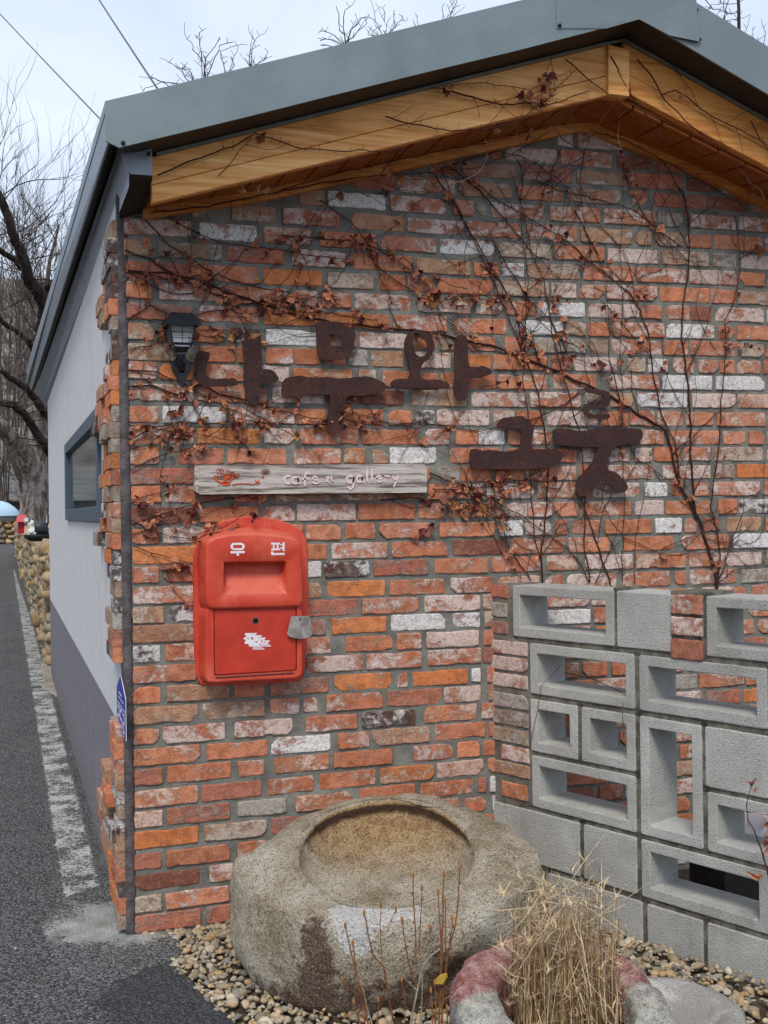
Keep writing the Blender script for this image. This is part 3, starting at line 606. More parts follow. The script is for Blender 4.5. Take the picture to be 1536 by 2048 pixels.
mb.add(vs, [(0, 1, 5, 4), (1, 2, 6, 5), (2, 3, 7, 6), (3, 0, 4, 7), (4, 5, 6, 7)])
mb.build('eave_box', BOX_M, house)
mb = MB(); mb.add([bA0, bB0, bC0, bD0], [(0, 1, 2, 3)]); mb.add([bB0, bC0, (.075, .012, 2.36), (XS + .002, .012, WZN + .01)], [(0, 1, 2, 3)], 1); mb.add([bC0, bD0, bD0 + (0, .05, .0), bC0 + (0, .05, 0)], [(0, 1, 2, 3)])  # underside quad takes the dark metal: shade under the eave put into its colour
mb.build('eave_end_cap', [BOX_M, DARKMET], house, fix=False)
# recess between fascia and box
mb = MB(); mb.slab(fB0 + (.006, .006, .03), fB1 + (.006, 0, .01), bA1 + (0, 0, .012), bA0 + (0, 0, .025), (0, 0, .008)); mb.build('eave_recess', DARKMET, house)
# roof sheets and gable infill above the brickwork
rx, rz = apt[0], apt[2]
mb = MB(); mb.slab((ft[0][0], YF, ft[0][2]), (rx, YF, rz), (rx, YE, rz), (fT1[0], YE, ft[0][2] - .01), (0, 0, -.03)); mb.slab((rx, YF, rz), (XR, YF, T(XR)), (XR, YE, T(XR)), (rx, YE, rz), (0, 0, -.03))
mb.build('roof_sheet', FLASH, house)
mb = MB(); pl = [(.004, 2.28), (XW1, 2.28), (XW1, T(XW1) - .06), (rx, rz - .08), (.02, T(.02) - .06)]
mb.poly(pl, [], lambda p: (p[0], .02, p[1]), lambda p: (p[0], .10, p[1])); mb.build('gable_infill', DARKMET, house); mb = MB(); mb.poly(pl, [], lambda p: (p[0], YB - .1, p[1]), lambda p: (p[0], YB, p[1])); mb.build('gable_infill', DARKMET, house)
# ------------------------------------------------------------------ rusty steel letters standing off the wall
def smooth_poly(P, k=2):
    P = [np.array(p, float) for p in P]
    for _ in range(k):
        Q = []
        for i in range(len(P)): a, b = P[i], P[(i + 1) % len(P)]; Q += [a * .8 + b * .2, a * .2 + b * .8]
        P = Q
    return [tuple(p) for p in P]
def letter(zm, outer, holes, label, y=-.040, th=.006, pins=()):
    if zm == 6: cv = lambda p: (380 + p[0] / 3.84, 640 + p[1] / 3.84)
    else: cv = lambda p: (770 + p[0] / 2.8444, 640 + p[1] / 2.8444)
    def tr(P, j):
        P = smooth_poly(P, 1); o = []
        for i, p in enumerate(P):
            w_ = W(*cv(p), 'y', y); q = np.array((w_[0], w_[2])); o.append(q)
        R = []
        for i in range(len(o)):
            a, b = o[i], o[(i + 1) % len(o)]; n = max(1, int(np.linalg.norm(b - a) / .007))
            for m in range(n): q = lerp(a, b, m / n); R.append((q[0] + mnoise.noise(Vector((q[0] * 90, q[1] * 90, j))) * .0022, q[1] + mnoise.noise(Vector((q[0] * 90, q[1] * 90, j + 7))) * .0022))
        return R
    mb = MB(); O = tr(outer, 1); H = [tr(h, 3) for h in holes]
    f = lambda p, d: (p[0], y + d + mnoise.noise(Vector((p[0] * 12, p[1] * 12, 0))) * .003, p[1])
    mb.poly(O, H, lambda p: f(p, 0), lambda p: f(p, th))
    ob = mb.build('steel_letter', RUST, None)
    tag(ob, label, 'letter', 'rusted steel letters of the cafe name')
    for p in pins: mb = MB(); w_ = W(*cv(p), 'y', y); mb.tube([(w_[0], y + th * .5, w_[2]), (w_[0], .008, w_[2])], .004, 6); mb.build('pin', RUST, ob)
letter(6, [(55, 245), (90, 235), (160, 245), (135, 330), (125, 380), (130, 440), (180, 455), (260, 450), (345, 445), (375, 480), (360, 505), (280, 510), (180, 510), (100, 515), (60, 470), (45, 400), (45, 320)], [], 'rusty steel L-shaped letter right beside the black wall lamp', pins=((95, 290), (280, 482)))
letter(6, [(405, 150), (500, 145), (548, 150), (552, 250), (545, 380), (610, 378), (650, 395), (690, 455), (655, 485), (580, 495), (530, 500), (535, 580), (530, 660), (500, 660), (430, 610), (415, 500), (412, 400), (418, 300), (400, 200)], [], 'tall rusty steel bar letter with a side stub, between L shape and big T shape', pins=((480, 200), (480, 600), (610, 440)))
letter(6, [(970, 10), (1030, 8), (1130, 20), (1210, 45), (1275, 90), (1265, 160), (1250, 240), (1205, 300), (1100, 310), (1000, 308), (980, 240), (970, 150), (972, 60)], [[(1075, 108), (1165, 108), (1175, 160), (1170, 212), (1100, 215), (1070, 190), (1065, 130)]], 'rusty steel square ring letter above the big T shape', pins=((1010, 150), (1220, 200)))
letter(6, [(705, 480), (740, 440), (850, 425), (920, 440), (1060, 440), (1180, 450), (1300, 435), (1370, 430), (1440, 455), (1500, 490), (1505, 530), (1480, 560), (1380, 575), (1300, 585), (1220, 580), (1195, 620), (1185, 700), (1175, 780), (1172, 850), (1140, 872), (1080, 868), (1050, 830), (1055, 740), (1075, 650), (1075, 575), (1030, 570), (900, 572), (800, 585), (740, 605), (705, 590)], [], 'big rusty steel T-shaped letter below the square ring', pins=((780, 520), (1420, 500), (1110, 800)))
letter(7, [(110, 120), (130, 75), (185, 52), (240, 70), (275, 110), (282, 160), (262, 210), (215, 250), (200, 290), (205, 330), (240, 340), (310, 335), (365, 360), (370, 385), (300, 390), (200, 390), (100, 395), (50, 388), (30, 365), (45, 340), (90, 332), (130, 335), (145, 300), (140, 240), (115, 190)], [[(160, 110), (195, 97), (235, 118), (245, 155), (235, 195), (205, 210), (175, 195), (160, 150)]], 'rusty steel letter of a round ring standing on a bar', pins=((80, 362), (300, 362), (190, 75)))
letter(7, [(400, 110), (415, 85), (445, 80), (470, 100), (475, 170), (470, 210), (480, 268), (520, 268), (560, 258), (615, 288), (600, 310), (545, 330), (480, 335), (470, 400), (465, 455), (430, 460), (395, 435), (390, 390), (398, 300), (395, 200)], [], 'rusty steel vertical letter with a side stub, right of the round ring letter', pins=((435, 120), (435, 420)))
letter(7, [(640, 590), (660, 560), (720, 550), (780, 545), (830, 575), (848, 610), (840, 670), (830, 730), (880, 735), (920, 730), (980, 735), (1020, 760), (1005, 800), (960, 835), (900, 840), (800, 850), (700, 850), (600, 848), (500, 845), (482, 800), (485, 740), (510, 730), (560, 745), (600, 738), (680, 750), (740, 740), (770, 730), (775, 680), (780, 625), (720, 618), (670, 622), (640, 610)], [], 'rusty steel letter of a hook rising from a thick ragged bar', pins=((530, 800), (960, 790), (810, 600)))
letter(7, [(1145, 395), (1190, 390), (1270, 402), (1285, 440), (1275, 490), (1240, 500), (1165, 498), (1160, 530), (1200, 540), (1270, 530), (1285, 550), (1260, 568), (1200, 560), (1145, 550), (1125, 510), (1140, 475), (1180, 470), (1230, 460), (1240, 430), (1200, 420), (1155, 415)], [], 'smallest rusty steel letter, thin and zigzag', pins=((1262, 450),))
letter(7, [(958, 620), (1000, 615), (1080, 625), (1140, 630), (1220, 610), (1290, 605), (1400, 615), (1460, 620), (1470, 660), (1440, 715), (1400, 705), (1330, 712), (1290, 740), (1270, 800), (1265, 850), (1320, 868), (1370, 920), (1385, 950), (1368, 978), (1325, 985), (1265, 982), (1200, 955), (1170, 970), (1140, 1005), (1100, 1000), (1085, 960), (1090, 910), (1130, 870), (1180, 810), (1210, 740), (1215, 725), (1150, 725), (1060, 720), (970, 712), (955, 670)], [[(1212, 940), (1245, 922), (1285, 945), (1300, 965), (1275, 975), (1235, 958)]], 'large rusty steel letter of a bar over two spread legs, farthest right', pins=((990, 665), (1430, 660), (1120, 950)))

# ------------------------------------------------------------------ weathered board sign
def ribbon(mb, pts, wd, y, mat=0, th=.0009, cv=None):
    "hand-painted stroke lying on a wall-parallel plane"
    P = [np.array(cv(p) if cv else p, float) for p in pts]; P = [np.array((W(p[0], p[1], 'y', y)[0], W(p[0], p[1], 'y', y)[2])) for p in P]
    n = len(P); Lf = []; Rt = []
    for i in range(n):
        t = P[min(i + 1, n - 1)] - P[max(0, i - 1)]; t = t / (np.linalg.norm(t) + 1e-9); nn = np.array((-t[1], t[0])); ww = wd / 2 * (.92 + .16 * math.sin(i * 2.3))
        e = 0
        if i == 0: P[i] = P[i] - t * wd * .35
        if i == n - 1: P[i] = P[i] + t * wd * .35
        if i in (0, n - 1): ww *= .7
        Lf.append(P[i] + nn * ww); Rt.append(P[i] - nn * ww)
    vs = [(q[0], y - th, q[1]) for q in Lf + Rt] + [(q[0], y + .0028, q[1]) for q in Lf + Rt]; m = 2 * n
    fs = [(i, i + 1, n + i + 1, n + i) for i in range(n - 1)] + [(i, i + 1, m + i + 1, m + i) for i in range(n - 1)] + [(n + i, n + i + 1, m + n + i + 1, m + n + i) for i in range(n - 1)]
    mb.add(vs, fs, mat)
YS = -.052
sgn = empty('wooden_sign', 'grey weathered wooden board sign with pink cafe gallery lettering and orange cup drawing', 'sign')
c = [W(u, v, 'y', YS) for u, v in ((400.5, 930), (848, 928), (854, 934), (854, 985), (400, 988.5), (397, 985))]
mb = MB(); fr = [(p[0], p[2]) for p in c]
pts = []
for i in range(len(fr)):
    a, b = np.array(fr[i]), np.array(fr[(i + 1) % len(fr)]); n = max(1, int(np.linalg.norm(b - a) / .02))
    for m in range(n): q = lerp(a, b, m / n); pts.append((q[0] + mnoise.noise(Vector((q[0] * 30, q[1] * 30, 5))) * .0008, q[1] + mnoise.noise(Vector((q[0] * 30, q[1] * 30, 6))) * .0012))
mb.poly(pts, [], lambda p: (p[0], YS + fbm(p[0] * 5, p[1] * 60, 0) * .0006, p[1]), lambda p: (p[0], -.012, p[1]))
le = [W(u, v, 'y', YS + .006) for u, v in ((390.5, 931), (401, 930), (401, 988), (397, 987), (390, 981))]
mb.poly([(p[0], p[2]) for p in le], [], lambda p: (p[0], YS + .003 + max(0, (.225 - p[0])) * .4, p[1]), lambda p: (p[0], -.014, p[1]))
mb.build('board', GREYWOOD, sgn)
cvA = lambda p: (385 + p[0] / 6.4, 920 + p[1] / 6.4); cvB = lambda p: (625 + p[0] / 6.4, 920 + p[1] / 6.4)
def arc(cx_, cy_, rx_, ry_, a0, a1, n=12): return [(cx_ + rx_ * math.cos(math.radians(lerp(a0, a1, i / n))), cy_ - ry_ * math.sin(math.radians(lerp(a0, a1, i / n)))) for i in range(n + 1)]
mb = MB(); wd = .0076
for cv, st in ((cvA, [arc(1225, 252, 48, 50, 60, 300), arc(1315, 260, 38, 42, 0, 360, 14), [(1352, 212), (1350, 250), (1352, 285), (1370, 302)], [(1492, 175), (1465, 160), (1446, 185), (1440, 240), (1438, 325)], [(1408, 245), (1490, 240)]]),
               (cvB, [[(0, 258), (62, 252), (58, 222), (34, 208), (8, 222), (0, 258), (14, 292), (44, 305), (72, 292)],
                      [(178, 225), (205, 214), (212, 232), (186, 246), (182, 270), (215, 282), (232, 258)], [(244, 208), (240, 250), (236, 306)], [(212, 292), (262, 270)],
                      arc(482, 248, 44, 44, 0, 360, 14), [(524, 210), (522, 270), (518, 350), (486, 372), (446, 345)], arc(600, 244, 36, 38, 0, 360, 14), [(636, 206), (634, 250), (648, 280)],
                      [(702, 118), (700, 190), (698, 268)], [(762, 118), (762, 190), (760, 262)], [(822, 240), (880, 236), (876, 212), (850, 200), (826, 218), (822, 250), (838, 272), (866, 276), (894, 264)],
                      [(930, 205), (934, 240), (934, 272)], [(934, 225), (955, 205), (984, 208)], [(1024, 212), (1050, 250), (1062, 264)], [(1096, 205), (1072, 262), (1044, 340)]])):
    for grp in (((0,), (1, 2), (3, 4)) if cv is cvA else ((0,), (1, 2, 3), (4, 5), (6, 7), (8,), (9,), (10,), (11, 12), (13, 14))):
        mb = MB()
        for g_ in grp: s_ = st[g_]; ribbon(mb, s_, wd * (1.0 if cv is cvA or s_[0][0] > 400 else .8), YS - .0024, cv=cv)
        mb.build('letter', PINKP, sgn)
mb = MB(); rd = random.Random(3)
ribbon(mb, [(285, 205), (292, 240), (325, 272), (375, 288), (440, 285), (490, 262), (515, 225), (520, 190)], .0062, YS - .0024, cv=cvA)
ribbon(mb, [(285, 200), (340, 206), (400, 204)], .0026, YS - .0024, cv=cvA)
ribbon(mb, [(405, 245), (435, 225), (468, 215), (480, 195)], .0115, YS - .0024, cv=cvA); ribbon(mb, [(400, 190), (450, 188), (530, 192)], .0035, YS - .0024, cv=cvA)
ribbon(mb, [(392, 308), (430, 306), (468, 304)], .0115, YS - .0024, cv=cvA)
ribbon(mb, [(505, 318), (560, 304), (640, 298), (720, 304), (790, 312)], .0028, YS - .0024, cv=cvA)
ribbon(mb, [(332, 322), (350, 323)], .0026, YS - .0024, cv=cvA)
for i in range(74):
    a = rd.uniform(0, 1); x = lerp(305, 605, a) + rd.uniform(-12, 12); y_ = lerp(165, 215, a) - rd.uniform(0, 95 - 50 * abs(a - .4)) + 20; ribbon(mb, [(x, y_), (x + rd.uniform(3, 9), y_ + rd.uniform(-5, 5))], rd.uniform(.0013, .0028), YS - .0024, cv=cvA)
for q in range(5): a = q * 1.257 + .3; ribbon(mb, [(829 + 8 * math.cos(a), 287 + 8 * math.sin(a)), (829 + 34 * math.cos(a), 287 + 32 * math.sin(a))], .0036, YS - .0024, cv=cvA)
for q in range(3): a = q * 2.1 + .8; ribbon(mb, [(901, 214), (901 + 20 * math.cos(a), 214 + 20 * math.sin(a))], .0018, YS - .0024, cv=cvA)
ribbon(mb, [(920, 140), (926, 146)], .0016, YS - .0024, cv=cvA)
mb.build('cup_drawing', ORANGEP, sgn)

# ------------------------------------------------------------------ black lantern
lamp = empty('wall_lamp', 'small black lantern-style wall lamp left of the steel letters', 'wall lamp')
YL = -.075
lc = W(361.5, 680, 'y', YL); X0 = lc[0]
zt = lambda v: W(361, v, 'y', YL)[2]
def frust(mb, x, y, z0, z1, a0, a1, mat=0, b0=None, b1=None):
    b0 = b0 or a0; b1 = b1 or a1; mb.hexa([(x - a0, y - b0, z0), (x + a0, y - b0, z0), (x + a0, y + b0, z0), (x - a0, y + b0, z0), (x - a1, y - b1, z1), (x + a1, y - b1, z1), (x + a1, y + b1, z1), (x - a1, y + b1, z1)], mat)
mb = MB(); zr0, zr1, zr2 = zt(661), zt(646), zt(631)
mb.rings([[(X0 + s_ * a, YL + t_ * a, z) for s_, t_ in ((-1, -1), (1, -1), (1, 1), (-1, 1))] for a, z in ((.0515, zr0 + .010), (.0545, zr1 + .004), (.050, zr1 + .008), (.036, zr2 + .001), (.032, zr2 + .004))], close1=True)
mb.rings([[(X0 + s_ * a, YL + t_ * a, z) for s_, t_ in ((-1, -1), (1, -1), (1, 1), (-1, 1))] for a, z in ((.0515, zr0 + .010), (.046, zr0 + .016))], close1=True)
mb.build('roof', BLACKP, lamp)
zc0, zc1 = zt(689), zt(652); mb = MB(); a0, a1 = .031, .0405
for sx in (-1, 1):
    for sy in (-1, 1):
        mb.tube([(X0 + sx * a0, YL + sy * a0, zc0), (X0 + sx * a1, YL + sy * a1, zc1)], .0036, 4)
for z, a in ((zc0, a0), (zc1, a1), (zt(667), .0370), (zt(678), .0340)):
    th = .0032 if z in (zc0, zc1) else .0010
    for q in range(4):
        s1 = [(-1, -1), (1, -1), (1, 1), (-1, 1)][q]; s2 = [(1, -1), (1, 1), (-1, 1), (-1, -1)][q]; mb.tube([(X0 + s1[0] * a, YL + s1[1] * a, z), (X0 + s2[0] * a, YL + s2[1] * a, z)], th, 4)
for sx, sy in ((0, -1), (0, 1), (-1, 0), (1, 0)): mb.tube([(X0 + sx * a0, YL + sy * a0, zc0), (X0 + sx * a1, YL + sy * a1, zc1)], .0013, 4)
frust(mb, X0, YL, zt(660), zt(650), .036, .040)
frust(mb, X0, YL, zt(698), zt(696), .0235, .026); frust(mb, X0, YL, zt(704), zt(698), .018, .0235); frust(mb, X0, YL, zt(711), zt(704), .014, .013)
for sx, sy in ((-1, -1), (1, -1), (1, 1), (-1, 1)): mb.tube([(X0 + sx * .026, YL + sy * .026, zt(696)), (X0 + sx * a0, YL + sy * a0, zc0)], .003, 4)
mb.build('cage', BLACKP, lamp, bevel=.0006)
sg = SH('clear_lamp_glass'); sg.fin((.8, .85, .88), .08, spec=.5); sg.p.inputs['Alpha'].default_value = .22
mb = MB(); mb.rings([[(X0 + sx * (a - .001), YL + sy * (a - .001), z) for sx, sy in ((-1, -1), (1, -1), (1, 1), (-1, 1))] for a, z in ((a0, zc0), (a1, zc1))]); mb.build('glass', sg.m, lamp)
mb = MB(); frust(mb, X0, YL, zt(690), zt(688.5), .026, .027); frust(mb, X0, YL, zt(695), zt(692), .0245, .026); mb.box(X0 - .026, X0 + .026, YL + .018, YL + .020, zt(688), zt(671)); mb.build('reflector', m_simple('white_lamp_insert', (.8, .8, .82), .5), lamp)
mb = MB(); pc = W(362.5, 735, 'y', -.012); zp = lambda v: W(362, v, 'y', -.012)[2]
prof = [(700, .003), (708, .008), (716, .012), (724, .022), (731, .0285), (738, .0285), (745, .022), (752, .013), (758, .0095), (763, .009), (766, .0045), (769, .001)]
def plate(sc, y0, y1):
    sc *= 1.12; zc = zp(735); P = [(pc[0] - wv * sc, zc + (zp(v) - zc) * sc) for v, wv in prof] + [(pc[0] + wv * sc, zc + (zp(v) - zc) * sc) for v, wv in reversed(prof)]
    return P
mb.poly(smooth_poly(plate(1, 0, 0), 1), [], lambda p: (p[0], -.016, p[1]), lambda p: (p[0], -.002, p[1]))
mb.poly(smooth_poly(plate(.82, 0, 0), 1), [], lambda p: (p[0], -.021, p[1]), lambda p: (p[0], -.016, p[1])); mb.poly(smooth_poly(plate(.60, 0, 0), 1), [], lambda p: (p[0], -.025, p[1]), lambda p: (p[0], -.021, p[1]))
mb.build('wall_plate', BLACKP, lamp, bevel=.0008)
mb = MB(); arm = [(pc[0], -.02, zp(742)), (pc[0], -.035, zp(737)), (pc[0] - .001, -.055, zp(731)), (X0, YL + .012, zt(724)), (X0, YL, zt(716)), (X0, YL, zt(709))]
mb.tube(arm, [.011, .010, .0085, .008, .009, .011], 10); mb.build('arm', BLACKP, lamp, smooth=True)
mb = MB(); q = W(362.5, 755, 'y', -.022); mb.rings([[(q[0] + r * math.cos(a), q[1] + d, q[2] + r * math.sin(a)) for a in [i * math.pi / 5 for i in range(10)]] for r, d in ((.003, .004), (.003, -.001), (.0015, -.002))], close1=True); mb.build('screw', m_simple('bright_screw', (.5, .5, .5), .3, .8), lamp)

# ------------------------------------------------------------------ red letter box
box = empty('mailbox', 'red plastic letter box mounted on the brick wall below the wooden sign', 'mailbox')
def wx(u, v, y): p = W(u, v, 'y', y); return (p[0], p[2])
fl_px = [(387, 1110), (390, 1090), (400, 1070), (418, 1054), (445, 1042), (475, 1035), (505, 1033), (535, 1035.5), (562, 1041), (585, 1050), (602, 1060), (611, 1072), (615, 1090), (616.5, 1125), (617, 1180), (616, 1240), (614, 1290), (611, 1330), (607, 1352), (602, 1362), (560, 1366), (480, 1370), (418, 1372), (400, 1369), (393, 1355), (389, 1310), (387, 1240), (386.5, 1170)]
def resample(P, n):
    P = [np.array(p, float) for p in P]; P.append(P[0]); d = [0]
    for a, b in zip(P[:-1], P[1:]): d.append(d[-1] + np.linalg.norm(b - a))
    o = []
    for i in range(n): t = d[-1] * i / n; o.append((np.interp(t, d, [p[0] for p in P]), np.interp(t, d, [p[1] for p in P])))
    return o
def offp(P, d):
    c = np.mean(np.array(P), axis=0); n = len(P); o = []
    for i in range(n):
        a, b = np.array(P[i - 1]), np.array(P[(i + 1) % n]); t = b - a; t /= np.linalg.norm(t) + 1e-9; nn = np.array((t[1], -t[0]))
        if nn @ (np.array(P[i]) - c) > 0: nn = -nn
        o.append(tuple(np.array(P[i]) + nn * d))
    return o
FL = resample([wx(u, v, -.018) for u, v in fl_px], 96)
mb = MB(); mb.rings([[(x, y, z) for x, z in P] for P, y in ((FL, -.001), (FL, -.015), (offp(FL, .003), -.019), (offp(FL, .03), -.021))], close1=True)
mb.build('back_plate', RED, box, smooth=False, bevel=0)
YB1 = -.100
bd_px = [(411.5, 1090), (417, 1080), (430, 1073.5), (460, 1067.5), (509, 1065), (555, 1069), (585, 1074.5), (599, 1081), (604, 1092), (606, 1140), (607, 1190), (606.5, 1207), (600, 1214), (560, 1215.5), (500, 1217.5), (440, 1219), (420, 1218.5), (413, 1211), (411.5, 1195), (411, 1140)]
BD = resample([wx(u, v, YB1 - .012) for u, v in bd_px], 96)
def radial(P, Q):  # resample Q so its points follow P by angle about Q's centre
    c = np.mean(np.array(Q), axis=0); Qa = [np.array(q) for q in Q]; o = []
    for p in P:
        d = np.array(p) - c; best = None
        for a, b in zip(Qa, Qa[1:] + Qa[:1]):
            e = b - a; den = d[0] * e[1] - d[1] * e[0]
            if abs(den) < 1e-12: continue
            r = a - c; t = (r[0] * e[1] - r[1] * e[0]) / den; s_ = (r[0] * d[1] - r[1] * d[0]) / den
            if t > 0 and -1e-6 <= s_ <= 1 + 1e-6: best = c + d * t; break
        o.append(tuple(best if best is not None else c))
    return o
slot0 = [wx(u, v, YB1 - .012) for u, v in ((448, 1124), (573, 1122.5), (573.5, 1186), (447.5, 1189))]
slot1 = [wx(u, v, YB1 - .012) for u, v in ((452, 1127), (570, 1126), (567, 1175), (452, 1177))]
S0 = radial(BD, slot0); S1 = radial(BD, slot1)
mb = MB(); zc = np.mean([p[1] for p in BD]); zlo = min(p[1] for p in slot1); zhi = max(p[1] for p in slot1)
def dep(z): return lerp(.004, .052, max(0, min(1, (z - zlo) / (zhi - zlo))) ** .55)
back = [(x, -.02, z + (.0 if z < zc else .006)) for x, z in offp(BD, -.010)]
rings = [back, [(x, YB1 + .012, z) for x, z in offp(BD, -.002)], [(x, YB1 - .004, z) for x, z in offp(BD, .0005)], [(x, YB1 - .010, z) for x, z in offp(BD, .004)], [(x, YB1 - .012, z) for x, z in offp(BD, .010)],
         [(x, YB1 - .0118, z) for x, z in offp(S0, -.003)], [(x, YB1 - .0095, z) for x, z in S0], [(x, YB1 - .010 + dep(z) * .75, z) for x, z in offp(S0, .004)], [(x, YB1 - .010 + dep(z), z) for x, z in offp(S1, .006)]]
mb.rings(rings); c0 = np.mean(np.array(rings[-1]), axis=0); n = len(rings[-1])
inner = [[tuple(lerp(np.array(p), np.array((p[0] * .3 + c0[0] * .7, 0, p[2])), t) if t else p) for p in rings[-1]] for t in (0,)]
# back of the slot: a curved chute
mb2 = []; xs0, xs1 = min(p[0] for p in rings[-1]), max(p[0] for p in rings[-1]); z0s, z1s = min(p[2] for p in rings[-1]), max(p[2] for p in rings[-1])
G0 = [[(lerp(xs0 - .004, xs1 + .004, i / 8), YB1 - .008 + dep(lerp(z0s - .003, z1s + .003, j / 10)), lerp(z0s - .003, z1s + .003, j / 10)) for i in range(9)] for j in range(11)]
mb.rings(G0, cyc=False)
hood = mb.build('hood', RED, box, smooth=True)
lo_px = [(416, 1216), (600, 1213), (605, 1225), (605.5, 1340), (603, 1352), (592, 1357), (500, 1361.5), (424, 1366), (413, 1363), (410.5, 1350), (411, 1230)]
LO = resample([wx(u, v, YB1) for u, v in lo_px], 72); d0 = [wx(u, v, YB1) for u, v in ((427, 1218), (593.5, 1214.5), (594, 1342), (427.5, 1352.5))]
D0 = radial(LO, d0)
mb = MB(); mb.rings([[(x, -.02, z) for x, z in offp(LO, -.008)], [(x, YB1 + .010, z) for x, z in offp(LO, -.001)], [(x, YB1 + .002, z) for x, z in offp(LO, .001)], [(x, YB1, z) for x, z in offp(LO, .005)], [(x, YB1 + .0, z) for x, z in D0], [(x, YB1 + .014, z) for x, z in D0]], close1=True)
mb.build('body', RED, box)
mb = MB(); dd = [wx(u, v, YB1) for u, v in ((429, 1219.5), (591.8, 1216.5), (592.5, 1340), (429.5, 1350))]; DD = resample(dd, 60)
mb.rings([[(x, y, z) for x, z in P] for P, y in ((DD, YB1 + .012), (DD, YB1 + .003), (offp(DD, .0015), YB1 + .0015))], close1=True)
door = mb.build('door', m_simple('door_red', (.54, .042, .022), .42, 0, .12, 12, .15, .002, .4), box)
mb = MB(); q = W(511, 1241.5, 'y', YB1 + .0013); mb.rings([[(q[0] + r * math.cos(a), q[1] + d, q[2] + r * math.sin(a)) for a in [i * math.pi / 8 for i in range(16)]] for r, d in ((.0108, .001), (.0108, -.0012), (.0092, -.0012), (.0092, .0008))], close1=False); mb.build('lock_ring', m_simple('dull_steel', (.30, .22, .20), .4, .7), door)
mb = MB(); mb.rings([[(q[0] + r * math.cos(a), q[1] + d, q[2] + r * math.sin(a)) for a in [i * math.pi / 8 for i in range(16)]] for r, d in ((.0092, .0004), (.0090, -.0006))], close1=True); mb.build('keyhole', m_simple('black_hole', (.003, .003, .003), .9), door)
mb = MB(); a, b = W(430, 1355.3, 'y', YB1), W(588, 1345.8, 'y', YB1)
for i in range(9):
    t0, t1 = i / 9 + .004, (i + 1) / 9 - .004; mb.tube([lerp(a, b, t0) + (0, -.0005, 0), lerp(a, b, t1) + (0, -.0005, 0)], .0025, 6)
mb.build('hinge', m_simple('dark_hinge', (.09, .05, .05), .5, .3), door)
YT = YB1 - .0124; mb = MB()
def hj(mb, P, cvx, y, mat=0): mb.poly([wx(*cvx(p), y) for p in P], [], lambda p: (p[0], y, p[1]), lambda p: (p[0], y + .0006, p[1]), mat)
cv6 = lambda p: (350 + p[0] / 4.388, 1000 + p[1] / 4.388)
def ring_poly(mb, O, I, cvx, y): mb.poly([wx(*cvx(p), y) for p in O], [[wx(*cvx(p), y) for p in I]], lambda p: (p[0], y, p[1]), lambda p: (p[0], y + .0006, p[1]))
def stadium(x0, x1, y0, y1):
    r = (y1 - y0) / 2; return [(x1 - r + r * math.cos(a), (y0 + y1) / 2 + r * math.sin(a)) for a in np.linspace(-math.pi / 2, math.pi / 2, 9)] + [(x0 + r + r * math.cos(a), (y0 + y1) / 2 + r * math.sin(a)) for a in np.linspace(math.pi / 2, 3 * math.pi / 2, 9)]
ring_poly(mb, stadium(487, 612, 376, 440), stadium(507, 592, 394, 423), cv6, YT)
hj(mb, [(487, 449), (612, 447), (613, 466), (562, 467), (562, 489), (541, 489), (541, 468), (487, 469)], cv6, YT)
mb.build('postal_syllable', WHITEP, hood, fix=False); mb = MB()
hj(mb, [(843, 374), (922, 374), (922, 391), (843, 392)], cv6, YT); hj(mb, [(845, 425), (924, 424), (924, 441), (845, 443)], cv6, YT)
hj(mb, [(860, 391.5), (875, 391.5), (872, 425.5), (858, 425.5)], cv6, YT); hj(mb, [(892, 391), (908, 391), (910, 425), (894, 425)], cv6, YT)
hj(mb, [(943, 372), (962, 372), (962, 447), (943, 447)], cv6, YT); hj(mb, [(924, 387), (943.5, 387), (943.5, 399), (924, 399)], cv6, YT); hj(mb, [(924.5, 415), (943.5, 415), (943.5, 427), (924.5, 427)], cv6, YT)
hj(mb, [(843, 452), (863, 452), (864, 466), (962, 463), (962, 482), (850, 484), (843, 474)], cv6, YT)
mb.build('postal_syllable', WHITEP, hood, fix=False)
cv8 = lambda p: (480 + p[0] / 19.2, 1255 + p[1] / 19.2); YD = YB1 + .0008; mb = MB()
mb.poly([wx(*cv8(p), YD) for p in [(195, 215), (655, 210), (640, 250), (575, 295), (850, 305), (830, 345), (760, 385), (1000, 388), (960, 440), (915, 495), (1155, 500), (1120, 545), (1060, 610), (1195, 715), (1190, 730), (350, 732), (330, 670), (345, 640), (200, 632), (170, 585), (185, 540), (245, 488), (210, 470), (118, 430), (150, 395), (260, 352), (210, 300), (178, 255)]],
        [[wx(*cv8(p), YD) for p in [(288, 368), (345, 425), (290, 478)]], [wx(*cv8(p), YD) for p in [(498, 345), (498, 492), (400, 415)]], [wx(*cv8(p), YD) for p in [(560, 540), (655, 525), (668, 560), (645, 600)]], [wx(*cv8(p), YD) for p in [(720, 640), (765, 620), (808, 660), (800, 705)]]], lambda p: (p[0], YD, p[1]), lambda p: (p[0], YD + .0006, p[1]))
for i, (xa, xb, ya) in enumerate(((490, 865, 752), (480, 920, 788), (482, 975, 825))): hj(mb, [(xa, ya), (xb - 30, ya), (xb, ya + 22), (xa, ya + 22)], cv8, YD)
mb.build('postal_mark', WHITEP, door, fix=False)
mb = MB()
for xa, ya, xb, yb in ((800, 480, 850, 560), (930, 540, 960, 600), (700, 400, 740, 430), (690, 500, 730, 520), (850, 520, 880, 590), (1000, 560, 1040, 600)): hj(mb, [(xa, ya), (xa + 26, ya - 5), (xb, yb), (xb - 28, yb - 12)], cv8, YD - .0003)
